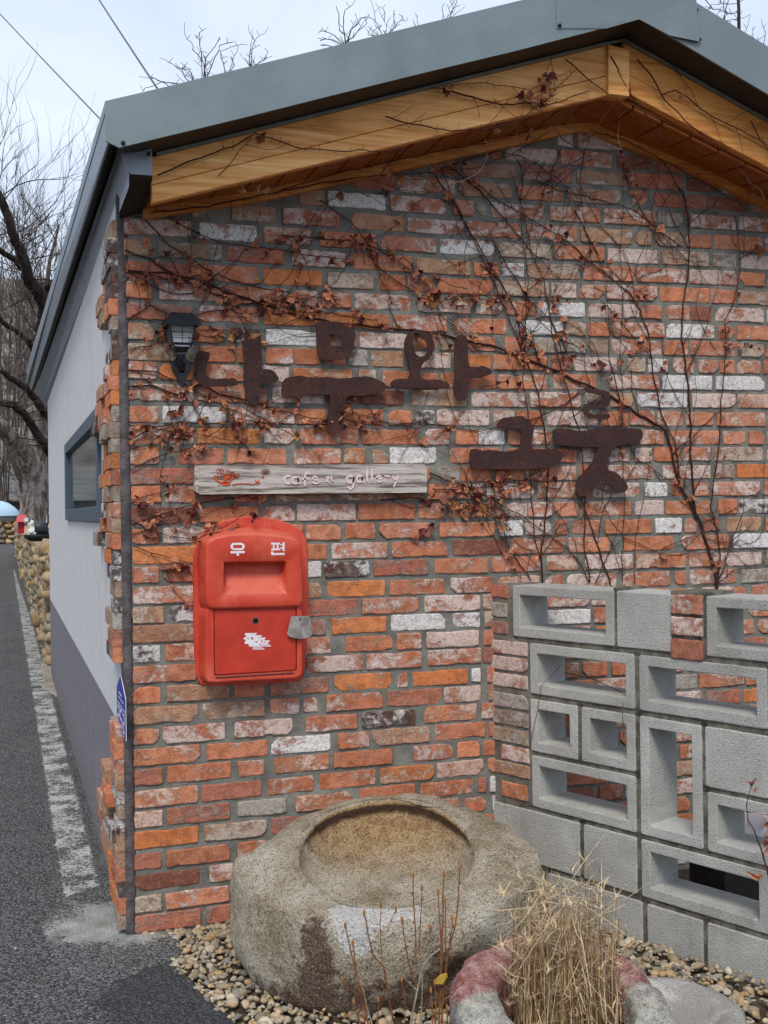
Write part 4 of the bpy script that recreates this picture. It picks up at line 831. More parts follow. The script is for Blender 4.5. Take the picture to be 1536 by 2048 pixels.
for ya, x0_, x1_ in ((660, 820, 1080), (688, 830, 1130)): hj(mb, [(x0_, ya), (x1_, ya), (x1_, ya + 7), (x0_, ya + 7)], cv8, YD - .0003)
mb.build('mark_gaps', m_simple('door_red_gap', (.54, .042, .022), .42), door, fix=False)
mb = MB(); lp = [cv6(p) for p in ((1022, 1020), (1178, 1018), (1192, 1080), (1209, 1170), (1190, 1195), (1150, 1212), (1100, 1220), (1050, 1213), (1005, 1200), (984, 1180), (1000, 1110))]
mb.poly([wx(u, v, YB1 - .012) for u, v in lp], [], lambda p: (p[0], YB1 - .014, p[1]), lambda p: (p[0], YB1 - .006, p[1])); latch = mb.build('latch', m_simple('grey_latch_wood', (.33, .30, .29), .8, 0, .25, 40, .4, .002), box, bevel=.001)
mb = MB(); q = W(*cv6((1097, 1046)), 'y', YB1 - .014); mb.rings([[(q[0] + r * math.cos(a), q[1] + d, q[2] + r * math.sin(a)) for a in [i * math.pi / 5 for i in range(10)]] for r, d in ((.0035, .001), (.0035, -.001), (.0015, -.0018))], close1=True); mb.build('nail', SCREW, latch)
mb = MB(); q = W(505, 1042, 'y', -.0215); mb.rings([[(q[0] + .0028 * math.cos(a), q[1] + d, q[2] + .0065 * math.sin(a)) for a in [i * math.pi / 6 for i in range(12)]] for d in (.0005, -.0002)], close1=True); mb.build('hanging_hole', SCREW, box)

# ------------------------------------------------------------------ blue building number plate round the corner
pl8 = empty('number_plate', 'blue five-sided building number plate with white numerals on the grey side wall', 'number plate')
XP = XS - .006; P = lambda u, v: (W(u, v, 'x', XP)[1], W(u, v, 'x', XP)[2])
y0p, y1p = P(251, 1400)[0], P(234, 1400)[0]; zb_, zt_, zm_ = .655, .845, .790
sh = [(y0p, zb_), (y1p, zb_), (y1p, zm_), ((y0p + y1p) / 2 + .01, zt_), (y0p, zm_)]
def offy(P, d): return offp(P, d)
mb = MB(); mb.poly(sh, [], lambda p: (XP, p[0], p[1]), lambda p: (XP + .0018, p[0], p[1])); mb.build('plate', WHITEP, pl8)
mb = MB(); ii = offp(sh, .0035); mb.poly(ii, [], lambda p: (XP - .0008, p[0], p[1]), lambda p: (XP + .001, p[0], p[1])); mb.build('blue_face', BLUEPL, pl8)
mb = MB(); Ys = lambda a: lerp(y1p, y0p, a); Zs = lambda b: lerp(zb_, zm_, b)
def bar(a0, b0, a1, b1, w_=.0035):
    p, q = np.array((Ys(a0), Zs(b0))), np.array((Ys(a1), Zs(b1))); t = (q - p) / (np.linalg.norm(q - p) + 1e-9); n_ = np.array((-t[1], t[0])) * w_
    mb.hexa([(XP - .0014, *(p - n_)), (XP - .0014, *(q - n_)), (XP - .0005, *(q - n_)), (XP - .0005, *(p - n_)), (XP - .0014, *(p + n_)), (XP - .0014, *(q + n_)), (XP - .0005, *(q + n_)), (XP - .0005, *(p + n_))])
def num(a, w_, segs):
    S_ = {'a': ((0, 1), (1, 1)), 'b': ((1, 1), (1, .5)), 'c': ((1, .5), (1, 0)), 'd': ((0, 0), (1, 0)), 'e': ((0, .5), (0, 0)), 'f': ((0, 1), (0, .5)), 'g': ((0, .5), (1, .5))}
    for s_ in segs: (x0, z0), (x1, z1) = S_[s_]; bar(a + x0 * w_, .12 + z0 * .42, a + x1 * w_, .12 + z1 * .42)
num(.12, .18, 'abged'); num(.40, .18, 'afgcd'); num(.72, .14, 'abged'); bar(.08, .64, .92, .64, .0012)
for r, (aa, bb) in enumerate(((.25, .6), (.2, .8))):
    for i in range(6): a = lerp(aa, bb, i / 6); bar(a, .92 - r * .12, a + .05, .92 - r * .12, .0022)
mb.build('numerals', WHITEP, pl8)
# ------------------------------------------------------------------ garden wall of hollow concrete blocks
gw = empty('block_wall', 'low garden wall of pierced grey concrete blocks with a few old bricks', 'garden wall')
GX0, GK = 1.268, .40; _l = math.hypot(1, GK); GN = np.array([1, GK, 0.]) / _l; GD = np.array([GK, -1, 0.]) / _l; GO = np.array([GX0, 0, 0.])
def gp(s_, z, t=0):
    s_ = float(np.interp(s_, [-.13, -.06, .058, .142, .375, .537, .617, .64, .871, 1.105, 1.9], [-.045, -.014, .110, .188, .400, .555, .630, .652, .874, 1.097, 1.86])); return GO + GD * s_ + GN * t + np.array((0, 0, z))
TH_ = .15
def gface(P, t, holes=None): pass
def jit(P, sd, a=.0013): return [(p[0] + mnoise.noise(Vector((p[0] * 40, p[1] * 40, sd))) * a, p[1] + mnoise.noise(Vector((p[0] * 40, p[1] * 40, sd + 5))) * a) for p in P]
def rrect(s0, s1, z0, z1, r, st=.02):
    P = []
    for cx_, cz_, a0 in ((s1 - r, z0 + r, -90), (s1 - r, z1 - r, 0), (s0 + r, z1 - r, 90), (s0 + r, z0 + r, 180)):
        for i in range(4): a = math.radians(a0 + 30 * i); P.append((cx_ + r * math.cos(a), cz_ + r * math.sin(a)))
    return P
def rloop(s0, s1, z0, z1, r, n=14):
    c = [(s0, z0), (s1, z0), (s1, z1), (s0, z1)]; P = []
    for i in range(4):
        a, b = np.array(c[i]), np.array(c[(i + 1) % 4]); p_, m_ = np.array(c[i - 1]), None
        ta = (b - a) / np.linalg.norm(b - a); tp = (p_ - a) / np.linalg.norm(p_ - a); P.append(tuple(a + (ta + tp) * r * .3))
        for k in range(n): t = lerp(r / np.linalg.norm(b - a), 1 - r / np.linalg.norm(b - a), k / (n - 1)); P.append(tuple(a + (b - a) * t))
    return P
_bs = [0]
def block(s0, s1, z0, z1, hole=None, name=None, fr=.036, back=True):
    _bs[0] += 3.1; sd = _bs[0]; mb = MB()
    O = jit(rloop(s0, s1, z0, z1, .006), sd); 
    ring = lambda P, t: [gp(a, b, t) for a, b in P]
    if hole is None:
        mb.rings([ring(O, TH_), ring(O, .0035), ring(offp(O, .0012), .0008), ring(offp(O, .004), 0)], close0=True, close1=True); return mb.build(name or 'solid_block', BREEZE, gw)
    H = jit(rloop(s0 + fr, s1 - fr, z0 + fr * .93, z1 - fr * .93, .004), sd + 2, .0010)
    mb.rings([ring(offp(O, .003), TH_), ring(O, TH_ - .003), ring(O, .0035), ring(offp(O, .0012), .0008), ring(offp(O, .004), 0), ring(offp(H, -.003), 0), ring(offp(H, -.0008), .001), ring(H, .004), ring(H, TH_ - .003), ring(offp(H, -.003), TH_), ring(offp(O, .003), TH_)])
    return mb.build(name or 'hollow_block', BREEZE, gw)
R1, R2, R3, R4, R5, R6 = (.922, 1.102), (.728, .903), (.528, .709), (.334, .513), (.137, .318), (-.07, .118)
for a in ((.058, .537, *R1), (.90, 1.375, *R1), (1.395, 1.87, *R1), (.142, .620, *R2), (.640, 1.108, *R2), (1.128, 1.6, *R2), (.142, .371, *R3), (.391, .620, *R3), (1.36, 1.83, *R3), (.145, .620, *R4), (.895, 1.37, *R4), (.640, 1.108, *R5), (1.39, 1.86, *R4), (1.128, 1.6, *R5)): block(*a, hole=1)
block(.640, .876, R4[0], R3[1], hole=1)
block(1.128, 1.34, R3[0], R3[1])
for a in ((.55, .768, *R1), (.889, 1.108, *R3), (-.05, .374, *R5), (.394, .620, *R5), (-.04, .20, *R6), (.22, .64, *R6), (.66, .872, *R6), (.889, 1.35, *R6), (1.37, 1.84, *R6), (1.62, 1.86, *R5), (1.62, 1.86, *R2)): block(*a)
def gbrick(s0, s1, z0, z1, code, rnd, t=-.001):
    mb = MB(); Q, (cx_, cz_) = outline(s0, s1, z0, z0, z1 - z0, rnd, .6); c1, c2 = brick_colors(code, rnd); c1 = tuple(x * .92 for x in c1[:3]) + (c1[3],)
    mb.rings([[gp(a, b, .10) for a, b in Q], [gp(a, b, t + .003) for a, b in Q], [gp(a, b, t + .0008) for a, b in offp(Q, .0014)], [gp(a, b, t) for a, b in offp(Q, .004)]], 0, c1, c2, close1=True, close0=True); return mb.build('brick', BRICK, gw)
rg = random.Random(4)
for z0, z1, s0, s1, c in ((1.052, 1.100, -.045, .035, 'R'), (.985, 1.037, -.055, .030, 'G'), (.925, .970, -.055, .032, 'R'), (.855, .902, -.062, .127, 'P'), (.797, .845, -.062, .127, 'P'), (.738, .785, -.06, .127, 'P'), (.665, .715, -.055, .128, 'G'), (.603, .652, -.045, .128, 'G'), (.540, .590, -.05, .128, 'G'), (.478, .530, -.005, .13, 'P'), (.425, .470, -.05, .132, 'T'), (.345, .400, -.005, .118, 'O'), (1.043, 1.102, .772, .885, 'P'), (.978, 1.034, .772, .885, 'P'), (.905, .966, .770, .885, 'R')): gbrick(s0, s1, z0, z1, c, rg, -.001 if s0 < .5 else -.006)
# mortar body of the wall, set back behind the block faces, with a rounded pier against the brick wall
mb = MB()
def gslab(s0, s1, z0, z1, t0=.006, t1=None):
    t1 = t1 or TH_ - .008; mb.hexa([gp(s0, z0, t0), gp(s1, z0, t0), gp(s1, z0, t1), gp(s0, z0, t1), gp(s0, z1, t0), gp(s1, z1, t0), gp(s1, z1, t1), gp(s0, z1, t1)])
for z0, z1 in ((.899, .922), (.708, .734), (.316, .338), (.118, .144)): gslab(.05, 1.87, z0, z1)
gslab(.05, .645, .509, .531); gslab(.870, 1.87, .509, .531)
for s0, s1, R_ in ((.533, .554, R1), (.764, .904, R1), (1.371, 1.399, R1), (.616, .644, R2), (1.104, 1.132, R2), (.367, .395, R3), (.616, .644, R3), (.872, .893, R3), (1.104, 1.132, R3), (1.336, 1.364, R3), (.616, .644, R4), (.872, .899, R4), (1.366, 1.394, R4), (.37, .398, R5), (.616, .644, R5), (1.104, 1.132, R5), (1.59, 1.63, R5), (1.59, 1.63, R2), (.19, .23, R6), (.63, .67, R6), (.868, .893, R6), (1.346, 1.374, R6)): gslab(s0, s1, R_[0] - .01, R_[1] + .01)
mb.build('joints', m_simple('garden_wall_mortar', (.20, .19, .155), .95, 0, .3, 20, .8, .006, .1), gw)
mb = MB(); R = []
n = 60
for j in range(n + 1):
    z = lerp(-.05, 1.104, j / n); q = lambda a: fbm(a * 7, z * 14, 2, 3) * .005; e = -.118 + q(1)
    s1 = .146 if z < .906 else .056
    if .322 > z: s1 = .05
    ring = [gp(.16, z, TH_ + .04) if False else gp(s1, z, TH_ - .005), gp(s1, z, .0045 + q(2) * .3), gp((s1 + e) / 2, z, .0035 + q(3) * .4), gp(-.062, z, .0045 + q(4) * .4), gp(-.085, z, .006), gp(e + .008, z, .012), gp(e, z, .030), gp(e - .004, z, .08), gp(e, z, TH_ - .005)]
    R.append(ring)
for r in R[-2:]:
    for i in (4, 5, 6, 7): r[i] = r[i] + GD * .012
mb.rings(R, close0=True, close1=True); mb.build('pier', m_simple('brown_grey_mortar', (.21, .185, .15), .95, 0, .3, 14, .9, .006, .1, (.11, .10, .085)), gw, smooth=True)

# ------------------------------------------------------------------ ground
EDGE = [(.02, -.012), (.088, -.03), (.075, -.12), (.094, -.22), (.085, -.33), (.118, -.45), (.125, -.56), (.17, -.68), (.183, -.80), (.215, -1.0), (.25, -1.4), (.30, -2.2), (.34, -4.0)]
g = MB(); g.add([(-250, -60, -.035), (250, -60, -.035), (250, 300, -.035), (-250, 300, -.035)], [(0, 1, 2, 3)]); struct(g.build('ground', SOILM, fix=False))
rp = []
rr = random.Random(8)
for (a, b) in zip(EDGE[:-1], EDGE[1:]):
    n = max(2, int(math.hypot(a[0] - b[0], a[1] - b[1]) / .02))
    for i in range(n): t = i / n; y = lerp(a[1], b[1], t); rp.append((lerp(a[0], b[0], t) + mnoise.noise(Vector((y * 25, 3, 1))) * .009, y))
poly = [(-7, 62), (-7, -6), (.36, -6)] + rp[::-1] + [(.02, .0), (.02, 7.0), (.0, 7.0), (.05, 10), (.10, 30), (.2, 62)]
mb = MB(); tri = geometry.tessellate_polygon([[Vector((p[0], p[1], 0)) for p in poly]])
mb.add([(p[0], p[1], 0) for p in poly] + [(p[0], p[1], -.03) for p in poly], [tuple(t) for t in tri] + [(i, (i + 1) % len(poly), len(poly) + (i + 1) % len(poly), len(poly) + i) for i in range(len(poly))])
struct(mb.build('road', ASPH))
gv = MB(); gv.add([(.0, -.0, -.018), (2.6, 0, -.018), (2.6, -4, -.018), (.05, -4, -.018)], [(0, 1, 2, 3)]); struct(gv.build('gravel_bed', SOILM, fix=False))
# worn white edge line: two sheets, near and far
mb = MB()
def strip(pts, z):
    for (a, b, y0), (c, d, y1) in zip(pts[:-1], pts[1:]): mb.add([(a, y0, z), (b, y0, z), (d, y1, z), (c, y1, z)], [(0, 1, 2, 3)])
strip([(-.222, -.060, .30), (-.226, -.062, 1.0), (-.226, -.062, 2.6), (-.222, -.060, 4.6), (-.215, -.045, 5.6)], .004)
strip([(-.222, -.05, 5.7), (-.24, -.06, 8.5), (-.27, -.10, 14), (-.31, -.14, 20), (-.36, -.18, 27)], .004); strip([(-.42, -.22, 29), (-.55, -.36, 40)], .004)
struct(mb.build('road_edge_line', LINEM, fix=False))
def blob(pts, z, name, mt, sd=1, a=.012, sc=22):
    P = resample(pts, 90); P = [(p[0] + mnoise.noise(Vector((p[0] * sc, p[1] * sc, sd))) * a, p[1] + mnoise.noise(Vector((p[0] * sc, p[1] * sc, sd + 4))) * a) for p in P]
    mb = MB(); t = geometry.tessellate_polygon([[Vector((p[0], p[1], 0)) for p in P]]); Q = offp(P, -.03); n = len(P); mb.add([(p[0], p[1], z) for p in P] + [(p[0], p[1], .0004) for p in Q], [tuple(q) for q in t] + [(i, (i + 1) % n, n + (i + 1) % n, n + i) for i in range(n)]); o = mb.build(name, mt, fix=False)
    for pg in o.data.polygons:
        if pg.normal.z < 0: pg.flip()
    return struct(o)
gpt = lambda u, v: tuple(W(u, v, 'z', 0)[:2])
blob([gpt(100, 1850), gpt(135, 1795), gpt(228, 1765), gpt(262, 1855), gpt(300, 1860), gpt(338, 1868), gpt(345, 1915), gpt(290, 1930), gpt(215, 1960), gpt(140, 1935), gpt(112, 1890)], .0045, 'cement_patch', CEMENT)
blob([(-.10, 5.7), (-.03, 5.1), (.02, 5.2), (.06, 7.2), (.04, 8.8), (-.02, 8.7), (-.07, 7.0)], .008, 'cement_apron', m_simple('tan_cement', (.30, .265, .215), .95, 0, .2, 6, .4, .004), 3, .03, 4)
# fillet of mortar round the foot of the corner
# pebbles
rpb = random.Random(21); mb = MB()
ico_v = []; ph = (1 + 5 ** .5) / 2
for a, b in ((1, ph), (-1, ph), (1, -ph), (-1, -ph)): ico_v += [(a, b, 0), (0, a, b), (b, 0, a)]
import bmesh
bmt = bmesh.new(); bmesh.ops.create_icosphere(bmt, subdivisions=2, radius=1); bmt.verts.ensure_lookup_table()
IV = np.array([v.co[:] for v in bmt.verts]); IF = [tuple(v.index for v in f.verts) for f in bmt.faces]; bmt.free()
PC = [(.42, .33, .21), (.37, .31, .22), (.27, .24, .19), (.46, .39, .28), (.19, .18, .165), (.38, .27, .16), (.48, .43, .34), (.33, .28, .21), (.42, .29, .15), (.24, .20, .14)]
def pebble(x, y, z, r):
    sx, sy, sz = r * rpb.uniform(.8, 1.45), r * rpb.uniform(.7, 1.0), r * rpb.uniform(.45, .8); a = rpb.uniform(0, 6.28); t1, t2 = rpb.uniform(-.5, .5), rpb.uniform(-.5, .5); sd = rpb.random() * 100
    V = IV * (1 + .30 * np.array([mnoise.noise(Vector((v[0] * .9 + sd, v[1] * .9, v[2] * .9))) for v in IV])[:, None]); V = V * (sx, sy, sz)
    ca, sa = math.cos(a), math.sin(a); V = V @ np.array([[ca, sa, 0], [-sa, ca, 0], [0, 0, 1]]); V[:, 2] += V[:, 0] * t1 * .6 + V[:, 1] * t2 * .6
    c = rpb.choice(PC); f = rpb.uniform(.75, 1.15); mb.add(V + (x, y, z), IF, 0, (c[0] * f, c[1] * f, c[2] * f, rpb.random()), (0, 0, 0, 0))
def edge_x(y): return float(np.interp(-y, [-q[1] for q in EDGE], [q[0] for q in EDGE]))
def wall_x(y): return GX0 - GK * y
PB = (.775, -.43); cnt = 0
for i in range(9500):
    y = -rpb.random() ** 1.25 * 1.95 - .004; x0, x1 = edge_x(y) - .012, wall_x(y); x = rpb.uniform(x0, x1 - .005)
    if math.hypot(x - PB[0], y - PB[1]) < .36: continue
    u, v = proj((x, y, 0))
    if not (260 < u < 1600 and v < 2140): continue
    near = abs(x - x0) < .05
    pebble(x, y, rpb.uniform(-.012, .008) + (0 if not near else -.004), rpb.uniform(.004, .0095) if rpb.random() < .72 else rpb.uniform(.009, .017))
gr = mb.build('gravel', PEB, fix=False, smooth=True); struct(gr, 'stuff'); gr['label'] = 'tan and grey river pebbles between the asphalt and the block wall'
# ------------------------------------------------------------------ stone basin
bc = W(773, 1850, 'y', -.43); BX, BY = bc[0], bc[1]
vd = np.array((BX + .3907, BY + 3.734)); vd /= np.linalg.norm(vd); rt = np.array((vd[1], -vd[0]))   # away from the road / to the right
TILT = .30
oc = W(772, 1702, 'y', BY + .015); RIMZ = oc[2]; OC = np.array((oc[0], oc[1]))
NT = 150; mb = MB(); R = []; A1 = []
ctrlL = [(.302, None), (.356, -.004), (.416, -.046), (.455, .262), (.472, .18), (.474, .10), (.462, .04), (.425, -.02), (.36, -.04)]
ctrlR = [(.305, None), (.354, .008), (.415, -.012), (.468, .30), (.485, .215), (.475, .13), (.445, .055), (.41, -.01), (.36, -.04)]
bowl = [(.0, -.118), (.06, -.118), (.12, -.116), (.17, -.110), (.215, -.094), (.243, -.068), (.257, -.038), (.264, -.012), (.267, -.002), (.274, .004), (.287, .006)]
def brow(th):  # point lists for one angle
    c, s_ = math.cos(th), math.sin(th); k = .5 + .5 * c; k = k * k * (3 - 2 * k)      # 1 on the right side
    P = []
    for r, h in bowl:
        d = 1 + .035 * mnoise.noise(Vector((c * 1.3, s_ * 1.3, 4))) * (r / .26)
        q = OC + rt * (r * c * d * 1.01) + vd * (r * s_ * d); z = RIMZ + TILT * (r * s_ * d) + h; P.append((q[0], q[1], z))
    L0 = len(P)
    for i in range(len(ctrlL)):
        rl, zl = ctrlL[i]; rr_, zr = ctrlR[i]; r = lerp(rl, rr_, k); r *= 1 + .05 * mnoise.noise(Vector((c * 1.7, s_ * 1.7, 9 + i * .25))) + .035 * mnoise.noise(Vector((c * 4, s_ * 4, i * .5)))
        r *= 1 - .06 * max(0, s_)                                              # flatter towards the wall
        cen = lerp(OC, np.array((BX, BY)), min(1, i / 3)); q = cen + rt * (r * c) + vd * (r * s_ * .97)
        if i <= 2: z = RIMZ + TILT * (r * s_) * (1 - .12 * i) + (0 if zl is None else lerp(zl, zr, k)) + (.004 if i == 0 else 0)
        else: z = lerp(zl, zr, k) + .05 * max(0, s_) * (1 if i < 6 else 0) - .02 * max(0, -s_) * (1 if i < 5 else 0)
        P.append((q[0], q[1], z))
    # subdivide the outer part with a Catmull-Rom curve
    O = P[:L0]; Q = P[L0 - 1:]
    for i in range(len(Q) - 1):
        p0, p1, p2, p3 = [np.array(Q[max(0, min(len(Q) - 1, j))]) for j in (i - 1, i, i + 1, i + 2)]
        for m in range(1, 5):
            t = m / 4; O.append(tuple(.5 * (2 * p1 + (p2 - p0) * t + (2 * p0 - 5 * p1 + 4 * p2 - p3) * t * t + (3 * p1 - p0 - 3 * p2 + p3) * t ** 3)))
    return O
cols = [brow(2 * math.pi * i / NT) for i in range(NT)]
nb = len(bowl); C1 = []; C2 = []; RR = []
for j in range(len(cols[0])):
    ring = []
    for i in range(NT):
        x, y, z = cols[i][j]; th = 2 * math.pi * i / NT
        if j >= nb - 2:
            am = .003 * min(1, (j - nb + 3) / 4) + .023 * min(1, max(0, (j - nb - 2) / 7)) * (1.5 if math.cos(th) > .1 else .8)
            d = fbm(x * 7, y * 7, z * 7, 4) * am; nx_, ny_ = x - BX, y - BY; l = math.hypot(nx_, ny_) + 1e-6; x += nx_ / l * d; y += ny_ / l * d; z += d * .5 + fbm(x * 30, y * 30, z * 30, 2) * .0018
        else: z += fbm(x * 20, y * 20, 1, 3) * .0010
        u, v = proj((x, y, z)); s_ = math.sin(th)
        rust = 1.0 * math.exp(-((j - (nb - 3.9)) / 1.0) ** 2) * min(1, max(0, .35 + 1.1 * s_)) if j < nb else 0
        ochre = (max(0, min(1, (s_ * (min(j, nb) / nb) * 1.3 + .12))) if j < nb - 2 else (.35 * math.exp(-((th - 1.57) ** 2) * 2.2) if j < nb + 8 else 0))
        if j < nb - 2: ochre = max(ochre, .55 * (j / nb) ** 2)
        wp = 1.0 * math.exp(-(((u - 748) / 82) ** 2) - (((v - 1832) / 26) ** 2)) + .95 * math.exp(-(((u - 708) / 36) ** 2) - (((v - 1872) / 34) ** 2)) if s_ < -.2 and j >= nb else 0
        wp -= .8 * math.exp(-(((u - 800) / 34) ** 2) - (((v - 1868) / 22) ** 2)) if j >= nb else 0
        st = .95 * math.exp(-(((u - 634) / 34) ** 2) - (((v - 1905) / 80) ** 2)) + .75 * math.exp(-(((u - 900) / 40) ** 2) - (((v - 1930) / 60) ** 2)) + .60 * max(0, min(1, (v - 1915) / 90)) if s_ < .3 and j >= nb + 2 else 0
        ring.append((x, y, z)); C1.append((max(0, rust), ochre, max(0, wp), min(1, st)))
    RR.append(ring)
vs = [p for r in RR for p in r]; fs = [(i * NT + k, i * NT + (k + 1) % NT, (i + 1) * NT + (k + 1) % NT, (i + 1) * NT + k) for i in range(1, len(RR) - 1) for k in range(NT)] + [tuple(NT + k for k in range(NT - 1, -1, -1))]
mb.add(vs, fs, 0, C1, [(0, 0, 0, 0)] * len(vs))
bas = mb.build('stone_basin', GRANITE, smooth=True); tag(bas, 'large rough granite basin with round stained hollow, leaning against the brick wall', 'stone basin')

# ------------------------------------------------------------------ round stone planter with dead grass, and a pale stone disc behind it
def stone_ring(name, cx_, cy_, prof, seed, n=110, amp=.010, mt=None, tint=None, tilt=0):
    mb = MB(); R = []; C = []
    for j, (r, z) in enumerate(prof):
        ring = []
        for i in range(n):
            th = 2 * math.pi * i / n; c, s_ = math.cos(th), math.sin(th); f = 1 + .05 * mnoise.noise(Vector((c * 1.6, s_ * 1.6, seed)))
            x, y = cx_ + r * c * f, cy_ + r * s_ * f; d = fbm(x * 11, y * 11, z * 11 + seed, 4) * amp + fbm(x * 55, y * 55, z * 55, 2) * amp * .22
            zz = z + tilt * r * s_ * min(1, max(0, z / .15)); ring.append((x + c * d, y + s_ * d, zz + d * .8)); C.append((0, 0, 0, tint(c, s_, z, x, y) if tint else 0))
        R.append(ring)
    vs = [p for r in R for p in r]; fs = [(i * n + k, i * n + (k + 1) % n, (i + 1) * n + (k + 1) % n, (i + 1) * n + k) for i in range(len(R) - 1) for k in range(n)] + [tuple(k for k in range(n - 1, -1, -1))]
    mb.add(vs, fs, 0, C, [(0, 0, 0, 0)] * len(vs)); return mb
PCX, PCY = .885, -1.315
pc_ = W(1128, 1998, 'z', .205); PCX, PCY = pc_[0], pc_[1]
prof = [(.05, .11), (.13, .10), (.148, .12), (.152, .155), (.155, .190), (.161, .204), (.178, .210), (.20, .212), (.225, .210), (.247, .204), (.259, .192), (.265, .165), (.266, .12), (.25, .07), (.225, .03), (.19, .0), (.17, -.03)]
planter = empty('stone_planter', 'round pink and grey stone planter holding the clump of dead grass', 'planter')
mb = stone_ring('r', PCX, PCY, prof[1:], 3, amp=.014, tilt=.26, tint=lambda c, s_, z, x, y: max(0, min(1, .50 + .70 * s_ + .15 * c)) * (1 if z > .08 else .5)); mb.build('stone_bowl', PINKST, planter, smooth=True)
mb = MB(); n = 40; mb.rings([[(PCX + r * math.cos(a), PCY + r * math.sin(a), .135 + fbm(r * 30 * math.cos(a), r * 30 * math.sin(a), 1) * .006) for a in [2 * math.pi * i / n for i in range(n)]] for r in (.155, .10, .05, .01)], close1=True); mb.build('soil', DARKSOIL, planter)
dc = W(1322, 2022, 'z', .075); DX, DY = dc[0] + .01, dc[1]
dm = SH('pale_granite'); f_ = dm.noise(200, 3, .75); g_ = dm.noise(9, 4, .65); dcol = dm.mix(dm.ss(g_, .42, .64), (.33, .32, .30), (.55, .54, .52)); dcol = dm.mix(dm.ss(f_, .53, .64, 0, .75), dcol, (.12, .11, .105)); dm.fin(dcol, .92, dm.bump(dm.math('ADD', f_, dm.math('MULTIPLY', g_, 1.5)), .8, .007), spec=.12)
mb = stone_ring('r', DX, DY, [(.05, .055), (.10, .056), (.125, .062), (.14, .078), (.165, .085), (.19, .083), (.202, .070), (.205, .04), (.19, .0), (.18, -.03)], 8, amp=.006)
disc = mb.build('stone_disc', dm.m, smooth=True); tag(disc, 'pale grey round stone slab with a shallow dish, beside the planter', 'stone slab')

# dead grass clump
rg2 = random.Random(77); mb = MB()
def blade(p, ang, lean, h, w_, bend, mat=0):
    n = 7; P = []; d = np.array((math.cos(ang), math.sin(ang)))
    for i in range(n + 1):
        t = i / n; o = d * (lean * t * h + bend * h * t ** 2.6); z = h * (t - .5 * abs(bend) * t ** 3.2); P.append(np.array((p[0] + o[0] + .003 * math.sin(t * 7 + ang * 5), p[1] + o[1] + .003 * math.cos(t * 6 + ang * 3), p[2] + z)))
    s_ = np.array((-d[1], d[0], 0)); tw = rg2.uniform(-1.5, 1.5); vs = []
    for i, q in enumerate(P):
        t = i / n; a = tw * t; sd = (s_ * math.cos(a) + np.array((d[0], d[1], .3)) * math.sin(a)) * w_ * (1 - .85 * t ** 2) / 2; vs += [q - sd, q + sd]
    mb.add(vs, [(2 * i, 2 * i + 1, 2 * i + 3, 2 * i + 2) for i in range(n)], mat)
for i in range(700):
    r = .128 * math.sqrt(rg2.random()); a = rg2.uniform(0, 6.283); p = (PCX + r * math.cos(a), PCY + r * math.sin(a), .135); h = rg2.choice([.2, .28, .34, .38, .44]) * rg2.uniform(.6, 1.06) * (1 - .25 * r / .135)
    blade(p, a + rg2.uniform(-1.6, 1.6), rg2.choice([0, .04, .08, .16]) * rg2.random() * 1.3, h, rg2.uniform(.0014, .0048), rg2.choice([0, 0, 0, .03, .08, .22]) * rg2.random(), rg2.choice((0, 0, 0, 1, 2, 2)))
for i in range(230):    # broken stems lying across the clump
    r = .10 * rg2.random(); a = rg2.uniform(0, 6.283); p = np.array((PCX + r * math.cos(a), PCY + r * math.sin(a), rg2.uniform(.20, .46))); b = rg2.uniform(0, 6.283); L_ = rg2.uniform(.05, .15); dz = rg2.uniform(-1.4, 1.0)
    q = p + L_ * np.array((math.cos(b), math.sin(b), dz)); m = (p + q) / 2 + np.array((0, 0, rg2.uniform(-.02, .02))); mb.tube([p, m, q], [.0010, .0012, .0006], 3, 1)
for i in range(120):   # ragged seed heads and curled leaves
    r = .15 * math.sqrt(rg2.random()); a = rg2.uniform(0, 6.283); p = (PCX + r * math.cos(a), PCY + r * math.sin(a), rg2.uniform(.17, .50))
    for k in range(6): blade(p, rg2.uniform(0, 6.283), rg2.uniform(.3, 1.4), rg2.uniform(.012, .035), .003, rg2.uniform(0, .9), 1)
gs = mb.build('dry_grass', [STRAW, m_simple('pale_straw', (.68, .53, .33), .8, 0, .2, 60), m_simple('brown_straw', (.27, .16, .075), .85, 0, .3, 60)], fix=False); tag(gs, 'clump of straw-coloured dead grass growing in the stone planter', 'dead grass')

BUDM = m_simple('bud_brown', (.36, .15, .035), .8)
# twiggy shrubs at the very front
def shrub(name, label, paths, group, y0, red=True):
    e = empty(name, label, 'shrub', group); mb = MB(); m2 = MB()
    for k, (pts, r0, mat) in enumerate(paths):
        P = [W(u, v, 'y', y0 + dy) for u, v, dy in pts]; Q = []
        for i in range(len(P) - 1):
            for m in range(4): t = m / 4; Q.append(lerp(P[i], P[i + 1], t) + np.array((mnoise.noise(Vector((i + t, k, 1))), mnoise.noise(Vector((i + t, k, 5))), 0)) * .0022)
        Q.append(P[-1]); n = len(Q); mb.tube(Q, [lerp(r0, r0 * .55, i / n) for i in range(n)], 5, mat)
        if mat == 0:
            e_ = Q[-1]; m2 = MB(); m2.rings([[(e_[0] + r * math.cos(a), e_[1] + r * math.sin(a), e_[2] + z) for a in [i * 1.2566 for i in range(5)]] for r, z in ((.0012, -.004), (.0034, .001), (.003, .006), (.0006, .012))], close0=True, close1=True); m2.build('bud', BUDM, e)
            for i in range(3, n - 1, 3):
                p = Q[i]; a = rpb.uniform(0, 6.28); q = p + np.array((math.cos(a) * .006, math.sin(a) * .006, .007)); mb.tube([p, (p + q) / 2, q], [.0012, .0016, .0004], 4)
    mb.build('stem', [REDSTEM, GREYSTEM], e); return e
